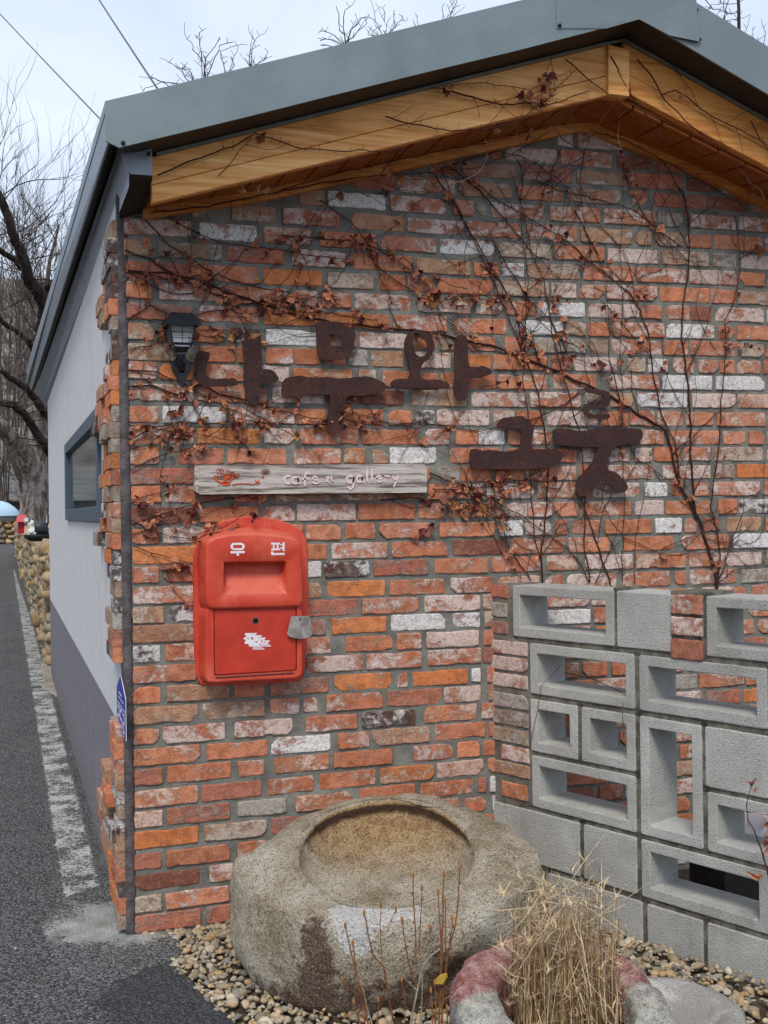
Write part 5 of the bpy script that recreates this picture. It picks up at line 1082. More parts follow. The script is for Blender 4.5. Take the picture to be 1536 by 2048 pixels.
v6 = lambda x, y: (660 + x / 3.173, 1700 + y / 3.173)
G_ = 'leafless twiggy shrubs at the front edge of the gravel'
def pth(L_, dy=0): return [(*v6(x, y), dy) for x, y in L_]
shrub('leafless_shrub', 'leafless orange-stemmed shrub in front of the basin, leftmost of the three', [(pth([(262, 1230), (240, 1100), (200, 900), (165, 790), (125, 610), (98, 490)]), .0022, 0), (pth([(300, 1200), (235, 1000), (180, 760), (150, 610)]), .0016, 1), (pth([(235, 1180), (200, 960), (165, 780), (146, 600)]), .0018, 0), (pth([(270, 1110), (170, 1030), (95, 1060)]), .0012, 0), (pth([(200, 1120), (175, 1050), (150, 970)]), .0013, 0), (pth([(305, 1200), (300, 1080), (305, 960)]), .0022, 0), (pth([(210, 930), (130, 890), (80, 830)]), .0010, 0)], G_, -1.42)
shrub('leafless_shrub', 'leafless shrub with grey forked branches in front of the basin, middle of the three', [(pth([(430, 1220), (385, 1000), (360, 850), (340, 740), (275, 670), (240, 530), (216, 410)]), .0024, 0), (pth([(490, 1220), (540, 960), (580, 760), (640, 670), (705, 620), (712, 450)]), .0026, 1), (pth([(560, 900), (500, 840), (440, 780)]), .0016, 1), (pth([(550, 860), (510, 760), (485, 650), (470, 540), (457, 450)]), .0018, 0), (pth([(585, 1220), (585, 900), (575, 740)]), .0018, 1), (pth([(330, 700), (318, 460), (322, 360)]), .0012, 0), (pth([(470, 1200), (480, 1000), (455, 830)]), .0014, 0), (pth([(545, 680), (535, 400), (528, 170)]), .0018, 0), (pth([(565, 660), (578, 400), (583, 250)]), .0017, 0), (pth([(365, 520), (395, 430), (418, 380)]), .001, 0)], G_, -1.38)
shrub('leafless_shrub', 'leafless orange-stemmed shrub in front of the basin, rightmost of the three', [(pth([(690, 1220), (700, 950), (708, 700), (718, 450), (716, 300), (724, 160)]), .0024, 0), (pth([(710, 1220), (715, 930), (745, 680), (790, 500), (815, 300), (822, 130)]), .0024, 0), (pth([(700, 900), (705, 600), (695, 420), (687, 280)]), .0018, 0), (pth([(735, 640), (735, 450), (730, 330)]), .0016, 0), (pth([(760, 620), (770, 520), (775, 440)]), .0018, 0), (pth([(655, 1220), (650, 1050), (640, 900)]), .002, 0), (pth([(670, 1220), (672, 1000), (665, 850)]), .002, 0), (pth([(715, 955), (780, 910), (845, 840)]), .0014, 0), (pth([(745, 1220), (746, 1100), (742, 1010)]), .0022, 0), (pth([(600, 650), (640, 560), (636, 500)]), .001, 0)], G_, -1.40)
mb = MB(); q = W(*v6(710, 815), 'y', -1.41); mb.add([q + np.array(p) for p in ((-.016, 0, -.010), (0, -.004, -.012), (.014, 0, .002), (.012, 0, .011), (-.002, .003, .008), (-.014, 0, .002))], [(0, 1, 2, 3, 4, 5)])
lf = mb.build('fallen_leaf', m_simple('yellow_leaf', (.42, .27, .03), .7), fix=False); tag(lf, 'single mustard yellow leaf caught on the rightmost shrub', 'leaf')
# ------------------------------------------------------------------ climbing vines on the gable
rv = random.Random(31)
LC = [(.42, .17, .10), (.48, .20, .11), (.34, .115, .07), (.50, .21, .10), (.17, .045, .038), (.30, .12, .085), (.11, .028, .033), (.44, .20, .065)]
def leaf(mb, p, r, colr=None):
    n = 13; a0 = rv.uniform(0, 6.28); nx = np.array((rv.uniform(-1.1, 1.1), -1, rv.uniform(-1.1, 1.1))); nx /= np.linalg.norm(nx); a = np.cross(nx, (.1, .2, 1)); a /= np.linalg.norm(a); b = np.cross(nx, a)
    cu = rv.uniform(.4, 1.5) * rv.choice((1, 1, -1)); cx_ = rv.uniform(-.8, .8); c = colr or rv.choice(LC[:6] if rv.random() < .82 else LC); f = rv.uniform(.7, 1.2); c1 = (c[0] * f, c[1] * f, c[2] * f, rv.random()); vs = [p]
    for i in range(n):
        t = a0 + 2 * math.pi * i / n; lob = 1 + .20 * math.cos(3 * (t - a0)) + rv.uniform(-.22, .14); rr_ = r * lob; k = cu * (rr_ / r) ** 2 * .7 * r * (1 + 1.3 * cx_ * math.cos(2 * t) + .4 * math.sin(5 * t)); vs.append(p + a * rr_ * math.cos(t) * (1 - .25 * cu) + b * rr_ * math.sin(t) + nx * (k + .004))
    mb.add(vs, [(0, i + 1, (i + 1) % n + 1) for i in range(n)], 0, c1, (0, 0, 0, 0))
def wallp(u, v, off=-.013):
    if v < 1: v = 1
    p = W(u, v, 'y', off); return p
def vine(name, label, stems, y=None, tw=1.0):
    e = empty(name, label, 'climbing vine', 'climbing vines on the brick gable'); mb = MB(); ml = MB(); mt = MB()
    for st in stems:
        pts, r0, ld = st[0], st[1], st[2]; yo = st[3] if len(st) > 3 else -.012
        P = [wallp(u, v, yo) for u, v in pts]; Q = []
        for i in range(len(P) - 1):
            n = max(2, int(np.linalg.norm(P[i + 1] - P[i]) / .022))
            for m in range(n):
                q = lerp(P[i], P[i + 1], m / n); q = q + np.array((mnoise.noise(Vector((q[0] * 22, q[2] * 22, r0 * 999))) * .007, -abs(mnoise.noise(Vector((q[0] * 15, q[2] * 15, 3)))) * .006, mnoise.noise(Vector((q[0] * 22, q[2] * 22, 40 + r0 * 999))) * .007)); Q.append(q)
        Q.append(P[-1]); n = len(Q); mb.tube(Q, [lerp(r0, r0 * .45, i / n) * 1.2 for i in range(n)], 5)
        tw_ = tw * (.35 if yo < -.1 else 1)
        for i in range(1, n - 1):
            t = Q[i + 1] - Q[i - 1]; t = t / (np.linalg.norm(t) + 1e-9)
            for _ in range(2):
                if rv.random() < .42 * tw:
                    s_ = rv.choice((-1, 1)); L_ = rv.uniform(.006, .02); d = np.array((-t[2] * s_, -.2, t[0] * s_)) + t * rv.uniform(-.3, .8); mb.tube([Q[i], Q[i] + d * L_], [.0009, .0005], 3, cap=False)
            if rv.random() < .20 * tw_:      # longer side twig
                s_ = rv.choice((-1, 1)); d = np.array((-t[2] * s_, 0, t[0] * s_)) * .8 + t * .8; q = Q[i]; tp = [q]; L_ = rv.choice((3, 4, 6, 9, 14, 18))
                for k in range(L_): d = d + np.array((rv.uniform(-.3, .3), 0, rv.uniform(-.26, .34))); d /= np.linalg.norm(d); q = q + d * .024; tp.append(q)
                tp = [p_ for p_ in tp if p_[2] < ztrim(p_[0]) - .01 or yo < -.1] or [tp[0]]; L_ = len(tp) - 1
                if L_ < 1: continue
                mb.tube(tp, [lerp(max(.0012, r0 * .5), .0008, k / L_) for k in range(L_ + 1)], 3, cap=False)
                if ld > .3:
                    for q in tp[1:]:
                        if rv.random() < ld * .25: leaf(ml, q + np.array((0, -.006, 0)), rv.uniform(.009, .017))
            if rv.random() < ld * .70:
                for _ in range(rv.choice((1, 2, 2, 4))): leaf(ml, Q[i] + np.array((rv.uniform(-.022, .022), -rv.uniform(.004, .022), rv.uniform(-.028, .016))), rv.choice((.007, .010, .012, .016)) * rv.uniform(.8, 1.15))
    mb.build('stem', VINE, e)
    if ml.v: ml.build('leaves', LEAF, e, fix=False)
    return e
vine('climbing_vine', 'thickest vine, rising behind the block wall at right and arching left above the steel letters', [
 ([(1434, 1178), (1427, 1130), (1412, 1085), (1401, 1045), (1380, 1010), (1360, 972), (1347, 925), (1339, 890), (1331, 862), (1300, 842), (1268, 824), (1222, 792), (1180, 772), (1112, 742), (1045, 714), (985, 692), (935, 682), (880, 668), (800, 658), (700, 648), (620, 636), (540, 612), (470, 588), (400, 562), (330, 545), (256, 541)], .0048, .22),
 ([(1391, 1035), (1386, 960), (1379, 900), (1381, 850), (1376, 770), (1366, 700), (1362, 640), (1372, 570), (1378, 500), (1376, 430), (1366, 385), (1350, 365)], .0038, .03),
 ([(1360, 975), (1351, 890), (1325, 832), (1305, 745), (1299, 682), (1281, 622), (1262, 588), (1200, 540), (1130, 480), (1070, 443), (1000, 405), (960, 372), (920, 350)], .0026, .06),
 ([(1180, 772), (1140, 800), (1090, 828), (1040, 850), (960, 862), (880, 850), (800, 846), (700, 842)], .0020, .25)])
vine('climbing_vine', 'thin vine with upright stems at the far right edge of the brick wall', [
 ([(1434, 1172), (1440, 1110), (1432, 1060), (1421, 1010), (1428, 950), (1440, 880), (1443, 800), (1451, 700), (1449, 640), (1470, 598), (1480, 530), (1476, 480), (1470, 430)], .0024, .04),
 ([(1435, 1165), (1470, 1140), (1510, 1130), (1545, 1120)], .0016, .02), ([(1412, 1078), (1460, 1085), (1500, 1100), (1560, 1095)], .0014, .02), ([(1320, 1100), (1370, 1075), (1402, 1070)], .0014, .05),
 ([(1450, 700), (1500, 690), (1540, 688)], .0014, .3), ([(1478, 520), (1510, 500), (1545, 480)], .0016, .35), ([(1400, 1045), (1440, 1032), (1490, 1005), (1530, 985)], .0012, .03), ([(1245, 1075), (1330, 1110), (1420, 1105), (1480, 1080), (1540, 1105)], .0012, .02)])
vine('climbing_vine', 'vine of thin stems rising from behind the block wall below the hook-shaped letter', [
 ([(1085, 1165), (1083, 1100), (1091, 1040), (1096, 940), (1090, 870), (1076, 790), (1060, 740), (1040, 690), (1010, 620), (985, 560), (945, 480), (905, 390), (880, 335)], .0028, .05),
 ([(1084, 1130), (1070, 1080), (1062, 1000), (1061, 900), (1056, 820), (1045, 760), (1052, 640), (1055, 560), (1045, 480), (1040, 400), (1050, 330)], .0018, .04),
 ([(1060, 1158), (1020, 1100), (1001, 1045), (985, 1010), (962, 985), (930, 975), (900, 955), (860, 950)], .0018, .25), ([(1085, 1110), (1120, 1050), (1160, 1040), (1230, 1000)], .0012, .02), ([(1083, 1080), (1050, 1060), (1030, 1030), (1010, 1010)], .0012, .02)])
vine('climbing_vine', 'vine spreading from behind the wall top toward the leg-shaped letter', [
 ([(1180, 1165), (1168, 1090), (1171, 1000), (1165, 940), (1160, 870), (1135, 780), (1112, 700), (1100, 640), (1086, 560), (1060, 500), (1045, 420), (1020, 340)], .0022, .05),
 ([(1178, 1165), (1150, 1110), (1098, 1070), (1040, 1030), (1000, 1008), (960, 985), (925, 965), (890, 962)], .0020, .18),
 ([(1221, 1168), (1200, 1110), (1181, 1050), (1163, 1000), (1157, 950)], .0030, .02), ([(1268, 1168), (1270, 1090), (1279, 1030), (1296, 960), (1300, 900)], .0014, .02), ([(1244, 1165), (1246, 1080), (1250, 1000), (1243, 900), (1245, 800), (1240, 700), (1246, 600), (1240, 500), (1250, 400), (1245, 330)], .0014, .03),
 ([(1190, 1168), (1215, 1110), (1260, 1060)], .0014, .02)])
LV_ = 'leafy brown vine'
vine('climbing_vine', LV_ + ' along the top left, from the corner to under the pine boards', [
 ([(250, 500), (300, 520), (360, 555), (430, 590), (500, 600), (560, 618), (640, 625)], .0028, .5), ([(252, 545), (300, 548), (350, 562), (400, 560), (470, 585)], .0020, .45),
 ([(290, 440), (340, 490), (400, 530), (460, 560), (520, 575), (600, 590), (680, 600)], .0020, .42), ([(330, 430), (400, 470), (470, 490), (560, 500), (640, 512), (700, 520)], .0017, .45), ([(560, 470), (640, 478), (700, 480), (760, 500), (830, 545), (870, 590), (880, 640), (900, 700)], .0018, .7),
 ([(700, 470), (735, 500), (752, 530), (790, 560), (840, 590), (900, 598), (960, 600), (1010, 605)], .0020, .75)])
vine('climbing_vine', LV_ + ' crossing the wall around the lamp and the L-shaped letter', [
 ([(256, 640), (300, 610), (360, 640), (420, 625), (480, 610), (540, 600), (600, 612), (680, 630), (760, 640)], .0018, .55), ([(258, 700), (300, 690), (340, 665), (400, 660), (450, 660), (500, 668)], .0015, .5),
 ([(256, 775), (300, 770), (360, 790), (400, 765), (440, 790), (490, 800), (560, 820), (620, 835), (700, 840)], .0028, .5), ([(258, 740), (310, 745), (370, 770), (420, 800), (470, 822), (540, 850)], .0020, .55)])
vine('climbing_vine', LV_ + ' fanning over the bricks above the wooden sign', [
 ([(256, 880), (300, 858), (360, 845), (420, 850), (470, 840), (540, 845), (620, 850), (700, 850), (760, 858)], .0020, .55), ([(258, 850), (330, 862), (400, 870), (470, 880), (520, 868)], .0015, .6), ([(262, 940), (310, 915), (360, 905), (400, 885), (440, 860), (480, 810)], .0016, .5),
 ([(640, 780), (680, 800), (720, 830), (780, 850), (860, 840), (900, 860)], .0014, .55), ([(262, 900), (330, 880), (380, 830), (420, 790)], .0012, .3)])
vine('climbing_vine', LV_ + ' left of the wooden sign and over the top of the letter box', [
 ([(262, 1000), (320, 985), (370, 970), (395, 940)], .0014, .5), ([(264, 1050), (320, 1030), (380, 1010), (440, 1000), (520, 985), (600, 992)], .0018, .32), ([(262, 1070), (300, 1055), (340, 1030), (372, 1000)], .0013, .55),
 ([(385, 1085), (410, 1070), (440, 1058), (470, 1042), (500, 1020), (525, 1005)], .0016, .75, -.045), ([(266, 1090), (300, 1105), (340, 1118), (385, 1127)], .0015, .55), ([(262, 1040), (300, 1060), (340, 1075), (390, 1080)], .0015, .55)])
vine('climbing_vine', LV_ + ' matted under the right end of the wooden sign', [
 ([(860, 945), (890, 960), (920, 985), (960, 1000), (1000, 1015), (1030, 1040)], .0022, .55), ([(865, 978), (900, 980), (950, 975), (1000, 972), (1060, 970), (1130, 978)], .0018, .6), ([(760, 1000), (820, 995), (880, 1000), (940, 1010), (1000, 1008)], .0018, .5), ([(870, 968), (930, 968), (990, 962), (1060, 958), (1120, 962)], .0012, .55), ([(940, 960), (945, 985), (958, 1010), (1000, 1040), (1025, 1060)], .0018, .6)])
vine('climbing_vine', LV_ + ' in dense clumps above the smallest steel letter', [
 ([(960, 530), (1000, 560), (1020, 600), (1040, 640), (1060, 680), (1080, 720)], .0022, .9), ([(985, 480), (1020, 540), (1060, 600), (1100, 640), (1120, 680), (1140, 720)], .0020, .7), ([(840, 600), (900, 595), (960, 590), (1020, 590), (1080, 600), (1140, 605)], .0015, .8), ([(1100, 720), (1130, 715), (1160, 722), (1200, 735), (1230, 760)], .0014, .8), ([(1150, 420), (1190, 500), (1230, 550), (1262, 575), (1290, 590)], .0018, .35), ([(1200, 600), (1240, 640), (1290, 700), (1330, 740)], .0014, .4)])
# vines over the pine boards and hanging below them
YV = YBG - .018
e = vine('climbing_vine', 'bare vine with a few red leaves crossing the pine boards left of the gable apex', [
 ([(315, 350), (360, 330), (430, 305), (480, 285), (510, 268), (560, 282), (610, 298), (700, 302), (770, 302), (860, 298)], .0022, .03, YV), ([(440, 352), (470, 315), (505, 275)], .0014, .02, YV), ([(768, 235), (840, 252), (900, 262), (960, 258), (1030, 248), (1090, 202), (1150, 140)], .0022, .12, YV), ([(900, 182), (960, 200), (1000, 210), (1060, 205), (1100, 210), (1180, 182)], .0028, .12, YV), ([(1130, 118), (1165, 150), (1215, 188)], .0024, .03, YV), ([(860, 178), (960, 165), (1060, 180), (1140, 140)], .0014, .04, YV), ([(1030, 195), (1055, 195), (1080, 200), (1100, 203)], .0014, 1.0, YV)], tw=1.2)
vine('climbing_vine', 'bare vine crossing the pine boards right of the gable apex', [
 ([(1222, 112), (1240, 150), (1262, 190), (1300, 240), (1340, 290)], .0024, .03, YV), ([(1275, 118), (1300, 150), (1330, 200), (1370, 240), (1410, 275), (1450, 300)], .0026, .03, YV), ([(1325, 190), (1350, 180), (1380, 200), (1420, 230), (1480, 262), (1530, 285), (1570, 330)], .0022, .04, YV), ([(1340, 120), (1380, 180), (1400, 220)], .0014, .02, YV), ([(1500, 240), (1520, 280), (1560, 330)], .002, .1, YV)], tw=1.2)
vine('climbing_vine', 'tangle of dark vine stems under the soffit at the top of the gable', [
 ([(300, 425), (400, 415), (500, 395), (620, 370), (740, 352), (860, 345), (960, 335), (1040, 300), (1100, 262)], .0022, .05, -.05), ([(560, 380), (680, 345), (800, 320), (900, 300), (1000, 280), (1100, 250), (1170, 245)], .0018, .04, -.09), ([(880, 340), (930, 320), (1000, 300), (1060, 320), (1120, 360), (1160, 420)], .0020, .05, -.02), ([(900, 335), (960, 380), (1000, 430), (1060, 500), (1120, 560)], .0024, .1), ([(870, 350), (910, 410), (960, 500), (1000, 560), (1030, 620), (1050, 700)], .0024, .1), ([(1180, 260), (1260, 285), (1340, 330), (1420, 372), (1500, 420)], .0020, .04, -.05), ([(1240, 230), (1290, 270), (1330, 330), (1370, 400), (1382, 470)], .0022, .03, -.03), ([(760, 350), (800, 300), (860, 250), (900, 215)], .0016, .03, -.16), ([(980, 262), (1020, 230), (1100, 225), (1160, 215)], .0016, .04, -.18), ([(1400, 180), (1440, 260), (1480, 330), (1500, 400)], .0018, .05, -.14),
 ([(1170, 300), (1160, 360), (1165, 430), (1180, 500), (1190, 600)], .0012, .05), ([(1120, 300), (1095, 360), (1062, 450), (1050, 520)], .0012, .06), ([(1240, 300), (1260, 380), (1300, 450), (1350, 520), (1375, 560)], .0014, .06), ([(640, 400), (700, 440), (745, 500), (760, 560), (800, 620)], .0014, .2), ([(1090, 320), (1070, 360), (1120, 380), (1200, 400), (1270, 420), (1330, 470), (1400, 520), (1480, 560)], .0014, .07)], tw=1.0)
for pts in (([(390 * .5 + 768, 262), (975, 290), (974, 320), (958, 345), (925, 362), (905, 366)]), ([(1265, 200), (1240, 235), (1235, 270), (1243, 300)]), ([(1098, 222), (1100, 245), (1101, 270)]), ([(1466, 300), (1472, 330), (1500, 365), (1520, 380), (1530, 398)]), ([(1152, 205), (1140, 240), (1133, 250)]), ([(770, 290), (765, 330), (753, 358)]), ([(1035, 245), (1032, 290)]), ([(1318, 215), (1322, 240), (1328, 256)])):
    mb = MB(); P = [W(u, v, 'y', -.20) for u, v in pts]; Q = []
    for i in range(len(P) - 1):
        for m in range(4): Q.append(lerp(P[i], P[i + 1], m / 4) + np.array((rv.uniform(-.0015, .0015), rv.uniform(-.003, .003), 0)))
    Q.append(P[-1]); mb.tube(Q, .0009, 3); tag(mb.build('vine_tendril', VINE_P), 'hair-thin pale dead tendril hanging below the pine boards', 'tendril', 'pale tendrils hanging below the pine boards')
for u, v in ((486, 380), (512, 385), (530, 375), (535, 383), (1243, 303), (1246, 318), (992, 262), (994, 250)):
    mb = MB(); leaf(mb, W(u, v, 'y', -.22), .012, (.46, .24, .11) if u < 1100 else (.16, .04, .05)); tag(mb.build('dead_leaf', LEAF, fix=False), 'curled tan dead leaf dangling below the left pine board' if u < 1100 else 'dark red dead leaf dangling below the gable apex', 'dead leaf', 'tan leaves below the left pine board' if u < 1100 else 'dark red leaves below the apex')
# dry stalk in front of the block wall
def gpx(u, v, off=.06):
    d = ray(u, v); p0 = GO - GN * off; t = ((p0 - CAM) @ GN) / (d @ GN); return CAM + d * t
mb = MB(); P = [gpx(*p) for p in ((1560, 1850), (1545, 1790), (1534, 1740), (1523, 1700), (1508, 1660), (1496, 1640), (1493, 1610), (1498, 1585), (1507, 1566))]; mb.tube(P, [.0026, .0025, .0024, .0022, .002, .0017, .0014, .0011, .0008], 5)
for a, b in ((3, (1530, 1690)), (5, (1497, 1655)), (7, (1503, 1572))): mb.tube([P[a], gpx(*b)], .0008, 3)
st = mb.build('dry_stalk', VINE); tag(st, 'thin red-brown dry stalk with a few leaves in front of the block wall', 'dry stalk')
for u, v, r in ((1508, 1562, .012), (1503, 1570, .009), (1509, 1584, .010), (1519, 1757, .014), (1526, 1686, .008), (1536, 1700, .009), (1532, 1650, .012), (1542, 1640, .014), (1525, 1712, .007)): mb = MB(); leaf(mb, gpx(u, v), r); mb.build('leaf', LEAF, st, fix=False)
# thin vine trailing over the block faces
mb = MB(); mb.tube([gpx(u, v, .004) for u, v in ((1122, 1330), (1100, 1355), (1082, 1372), (1075, 1420), (1066, 1460), (1058, 1505))], .0009, 3); mb.tube([gpx(u, v, .004) for u, v in ((1246, 1405), (1245, 1430), (1248, 1460), (1245, 1480))], .0010, 3); mb.tube([gpx(u, v, -.05) for u, v in ((1130, 1345), (1190, 1360), (1245, 1385))], .0014, 4)
tag(mb.build('trailing_vine', VINE), 'hair-thin vine trailing over the hollow blocks of the garden wall', 'climbing vine')
# things lying behind the block wall, seen through the holes
mb = MB(); bx, by = 1.93, -.52; n = 20
mb.rings([[(bx + r * math.cos(a), by + r * math.sin(a), z + .02 * math.cos(a)) for a in [2 * math.pi * i / n for i in range(n)]] for r, z in ((.03, .22), (.06, .225), (.085, .26), (.10, .30), (.104, .30), (.09, .26), (.065, .22), (.03, .212))], close0=True); tag(mb.build('white_bowl', WHITEP, smooth=True), 'white plastic bowl behind the block wall, glimpsed through a hole', 'bowl')
mb = MB(); mb.rings([[(bx + a * .12, by + b * .10, z) for a, b in ((-1, -1), (1, -1), (1, 1), (-1, 1))] for z in (-.018, .2)], close1=True); tag(mb.build('upturned_crate', m_simple('dark_crate', (.05, .045, .04), .8)), 'dark crate behind the block wall holding the white bowl', 'crate')

# ------------------------------------------------------------------ along the road: rubble wall, ornaments, far wall
rs = random.Random(9)
def stonewall(name, label, p0, p1, thick, h, sz0, sz1, cols, growth=1.0, seed=1, maxn=900):
    r = random.Random(seed); e = empty(name, label, 'stone wall'); p0 = np.array(p0, float); p1 = np.array(p1, float); d = p1 - p0; L_ = np.linalg.norm(d); d /= L_; nrm = np.array((-d[1], d[0]))
    core = MB(); a = p0 - nrm * -.0; q = [(*(p0 + nrm * .02), -.03), (*(p1 + nrm * .02), -.03), (*(p1 + nrm * (thick - .02)), -.03), (*(p0 + nrm * (thick - .02)), -.03)]
    core.hexa(q + [(x, y, h - .06) for x, y, _ in q]); core.build('core', m_simple(name + '_earth', (.30, .205, .10), .95, 0, .3, 8, .8, .01, .1), e)
    mb = MB(); s_ = 0; k = 0
    while s_ < L_:
        f = s_ / L_; sz = lerp(sz0, sz1, f ** .7); z = .0
        while z < h:
            for side in (0, 1) if s_ < L_ else (0,):
                R = sz * r.uniform(.38, .62); ctr = p0 + d * (s_ + r.uniform(-.3, .3) * sz) + nrm * ((.06 + r.uniform(-.03, .02)) if side == 0 else thick - .05); c = r.choice(cols); g = r.uniform(.75, 1.15); sd = r.random() * 50
                V = np.sign(IV) * np.abs(IV) ** .72 * (1 + .42 * np.array([mnoise.noise(Vector((v[0] * 1.6 + sd, v[1] * 1.6, v[2] * 1.6))) for v in IV])[:, None]) * (R * r.uniform(.7, 1.1), R * r.uniform(.8, 1.3), R * r.uniform(.4, .8))
                mb.add(V + (ctr[0], ctr[1], z + R * .5), IF, 0, (c[0] * g, c[1] * g, c[2] * g, r.random()), (0, 0, 0, 0)); k += 1
            z += sz * r.uniform(.42, .62)
        s_ += sz * .8
    mb.build('stones', RUBBLE, e, fix=False, smooth=True); return e
SC = [(.42, .30, .17), (.36, .27, .16), (.47, .35, .21), (.33, .28, .20), (.26, .235, .18), (.40, .26, .12)]
stonewall('stone_wall', 'tan field-stone wall running along the road beyond the cafe', (.10, 7.0), (.20, 40), -.45, 1.00, .19, .36, SC, seed=2)
stonewall('stone_wall', 'low tan stone wall with dark tile coping across the far end of the road', (-9, 56), (.6, 56), .5, 1.15, .5, .5, SC, seed=5)
mb = MB(); mb.box(-9, .7, 55.8, 56.8, 1.15, 1.30); mb.box(-9, .7, 55.9, 56.7, 1.30, 1.42); tag(mb.build('wall_coping', m_simple('dark_roof_tile', (.10, .105, .11), .8, 0, .3, 2)), 'dark grey tile coping on the low stone wall at the end of the road', 'coping')
# red box on the wall
def onwall(u, v, y): return W(u, v, 'y', y)
p = onwall(43, 1046, 15.0); e = empty('red_post_box', 'small red box with a pitched lid standing on the roadside stone wall', 'post box'); sz = .050 * 1
mb = MB(); mb.box(p[0] - .055, p[0] + .04, 14.95, 15.1, 1.10, 1.285); mb.build('box', m_simple('red_paint', (.42, .012, .025), .4), e)
mb = MB(); mb.hexa([(p[0] - .085, 14.88, 1.28), (p[0] + .07, 14.88, 1.28), (p[0] + .07, 15.15, 1.28), (p[0] - .085, 15.15, 1.28), (p[0] - .06, 14.94, 1.40), (p[0] + .07, 14.94, 1.40), (p[0] + .07, 15.1, 1.40), (p[0] - .06, 15.1, 1.40)]); mb.build('lid', m_simple('faded_red_paint', (.58, .06, .08), .4), e, bevel=.006)
# black and white ornament
def puff(mb, c, r, n=26, seed=0, sy=1):
    q = random.Random(seed)
    for i in range(n):
        v = np.array((q.gauss(0, 1), q.gauss(0, 1), q.gauss(0, 1))); v /= np.linalg.norm(v); mb.add(IV * r * .38 + (np.array(c) + v * r * .66 * (1, sy, 1)), IF)
    mb.add(IV * r * .8 + np.array(c), IF)
YO = 9.6; orn = empty('garden_ornament', 'white fluffy garden ornament with a black barrel, lying on the stone wall', 'ornament'); mo = lambda x, y: onwall(0 + x / 13.96, 990 + y / 13.96, YO)
px = 14.0 * (W(60, 1040, 'y', YO) - W(61, 1040, 'y', YO))[0]; s1 = abs(px) / 14.0
WHT = m_simple('white_plaster', (.70, .74, .72), .8, 0, .06, 20, .6, .01)
mb = MB(); puff(mb, mo(925, 1040), 150 / 13.96 * s1, 30, 1); mb.build('paw', WHT, orn, smooth=True)
mb = MB(); puff(mb, mo(1400, 1010), 125 / 13.96 * s1, 26, 2); mb.build('paw', WHT, orn, smooth=True)
mb = MB(); mb.tube([mo(930, 990), mo(860, 880), mo(800, 770)], [70 / 13.96 * s1, 55 / 13.96 * s1, 60 / 13.96 * s1], 10); puff(mb, mo(890, 775), 80 / 13.96 * s1, 16, 3); c_ = mo(735, 690); h_ = 62 / 13.96 * s1
mb.hexa([c_ + np.array(q) * h_ for q in ((-.5, -.6, -1.2), (1.2, -.6, -.3), (1.2, .6, -.3), (-.5, .6, -1.2), (-1.2, -.6, .2), (.3, -.6, 1.3), (.3, .6, 1.3), (-1.2, .6, .2))]); mb.build('neck', WHT, orn, smooth=False)
mb = MB(); a, b = mo(960, 900), mo(1340, 960); mb.tube([a, a + (.01, 0, .0), b - (.01, 0, 0), b], [.06, .075 * 120 / 120, .078, .06], 18); mb.build('barrel', m_simple('dark_barrel', (.035, .04, .05), .45), orn, smooth=True)
mb = MB(); c_ = mo(1110, 1130); n = 24; mb.rings([[(c_[0] + r * math.cos(q), YO + r * .8 * math.sin(q), c_[2] + z) for q in [2 * math.pi * i / n for i in range(n)]] for r, z in ((.10, -.065), (.16, -.03), (.185, .01), (.17, .012), (.12, -.02))], close0=True, close1=True); mb.build('tray', m_simple('black_tray', (.012, .013, .014), .6), orn, smooth=True)
mb = MB(); c_ = mo(1400, 640); k = s1 / 13.96 * 1; mb.hexa([c_ + np.array(q) * (100 / 13.96 * s1) for q in ((-1.2, -.5, -1.8), (1.2, -.5, -1.8), (1.2, .5, -1.8), (-1.2, .5, -1.8), (-.9, -.5, 1.2), (1.0, -.5, 2.1), (1.0, .5, 2.1), (-.9, .5, 1.2))]); mb.build('white_panel', WHT, orn, bevel=.01)
mb = MB(); c_ = mo(1365, 660); mb.box(c_[0] - .022, c_[0] + .03, YO - .075, YO - .05, c_[2] - .055, c_[2] + .06); mb.build('dark_panel', m_simple('dark_grey_panel', (.04, .045, .055), .5), orn)
# far tiled house and pale blue dome
e = empty('tile_roof_house', 'old house with a grey ridged tile roof beyond the far stone wall', 'house'); mb = MB(); mb.box(-14, 1.2, 66, 74, 0, 2.2); mb.build('wall', m_simple('old_house_wall', (.20, .17, .14), .9), e)
mb = MB(); n = 60
R = [[(lerp(-15, 1.8, i / n), 64.8, 2.25 + .08 * (i % 2)) for i in range(n + 1)], [(lerp(-15, 1.2, i / n), 70, 4.3 + .08 * (i % 2)) for i in range(n + 1)], [(lerp(-15, 1.8, i / n), 75, 2.3) for i in range(n + 1)]]
mb.rings(R, cyc=False); mb.build('roof', m_simple('grey_tiles', (.20, .20, .195), .85, 0, .3, 3), e, fix=False)
mb = MB(); c_ = W(-12, 1023, 'y', 58.5); n = 20; mb.rings([[(c_[0] + r * math.cos(q), 58.5 + r * .7 * math.sin(q), z) for q in [2 * math.pi * i / n for i in range(n)]] for r, z in ((1.30, .3), (1.28, 1.6), (1.05, 1.85), (.75, 2.08), (.4, 2.2), (.05, 2.24))], close1=True); tag(mb.build('dome_cover', m_simple('pale_blue_sheet', (.42, .60, .72), .5, 0, .06), smooth=True), 'pale blue domed cover behind the far stone wall', 'cover')

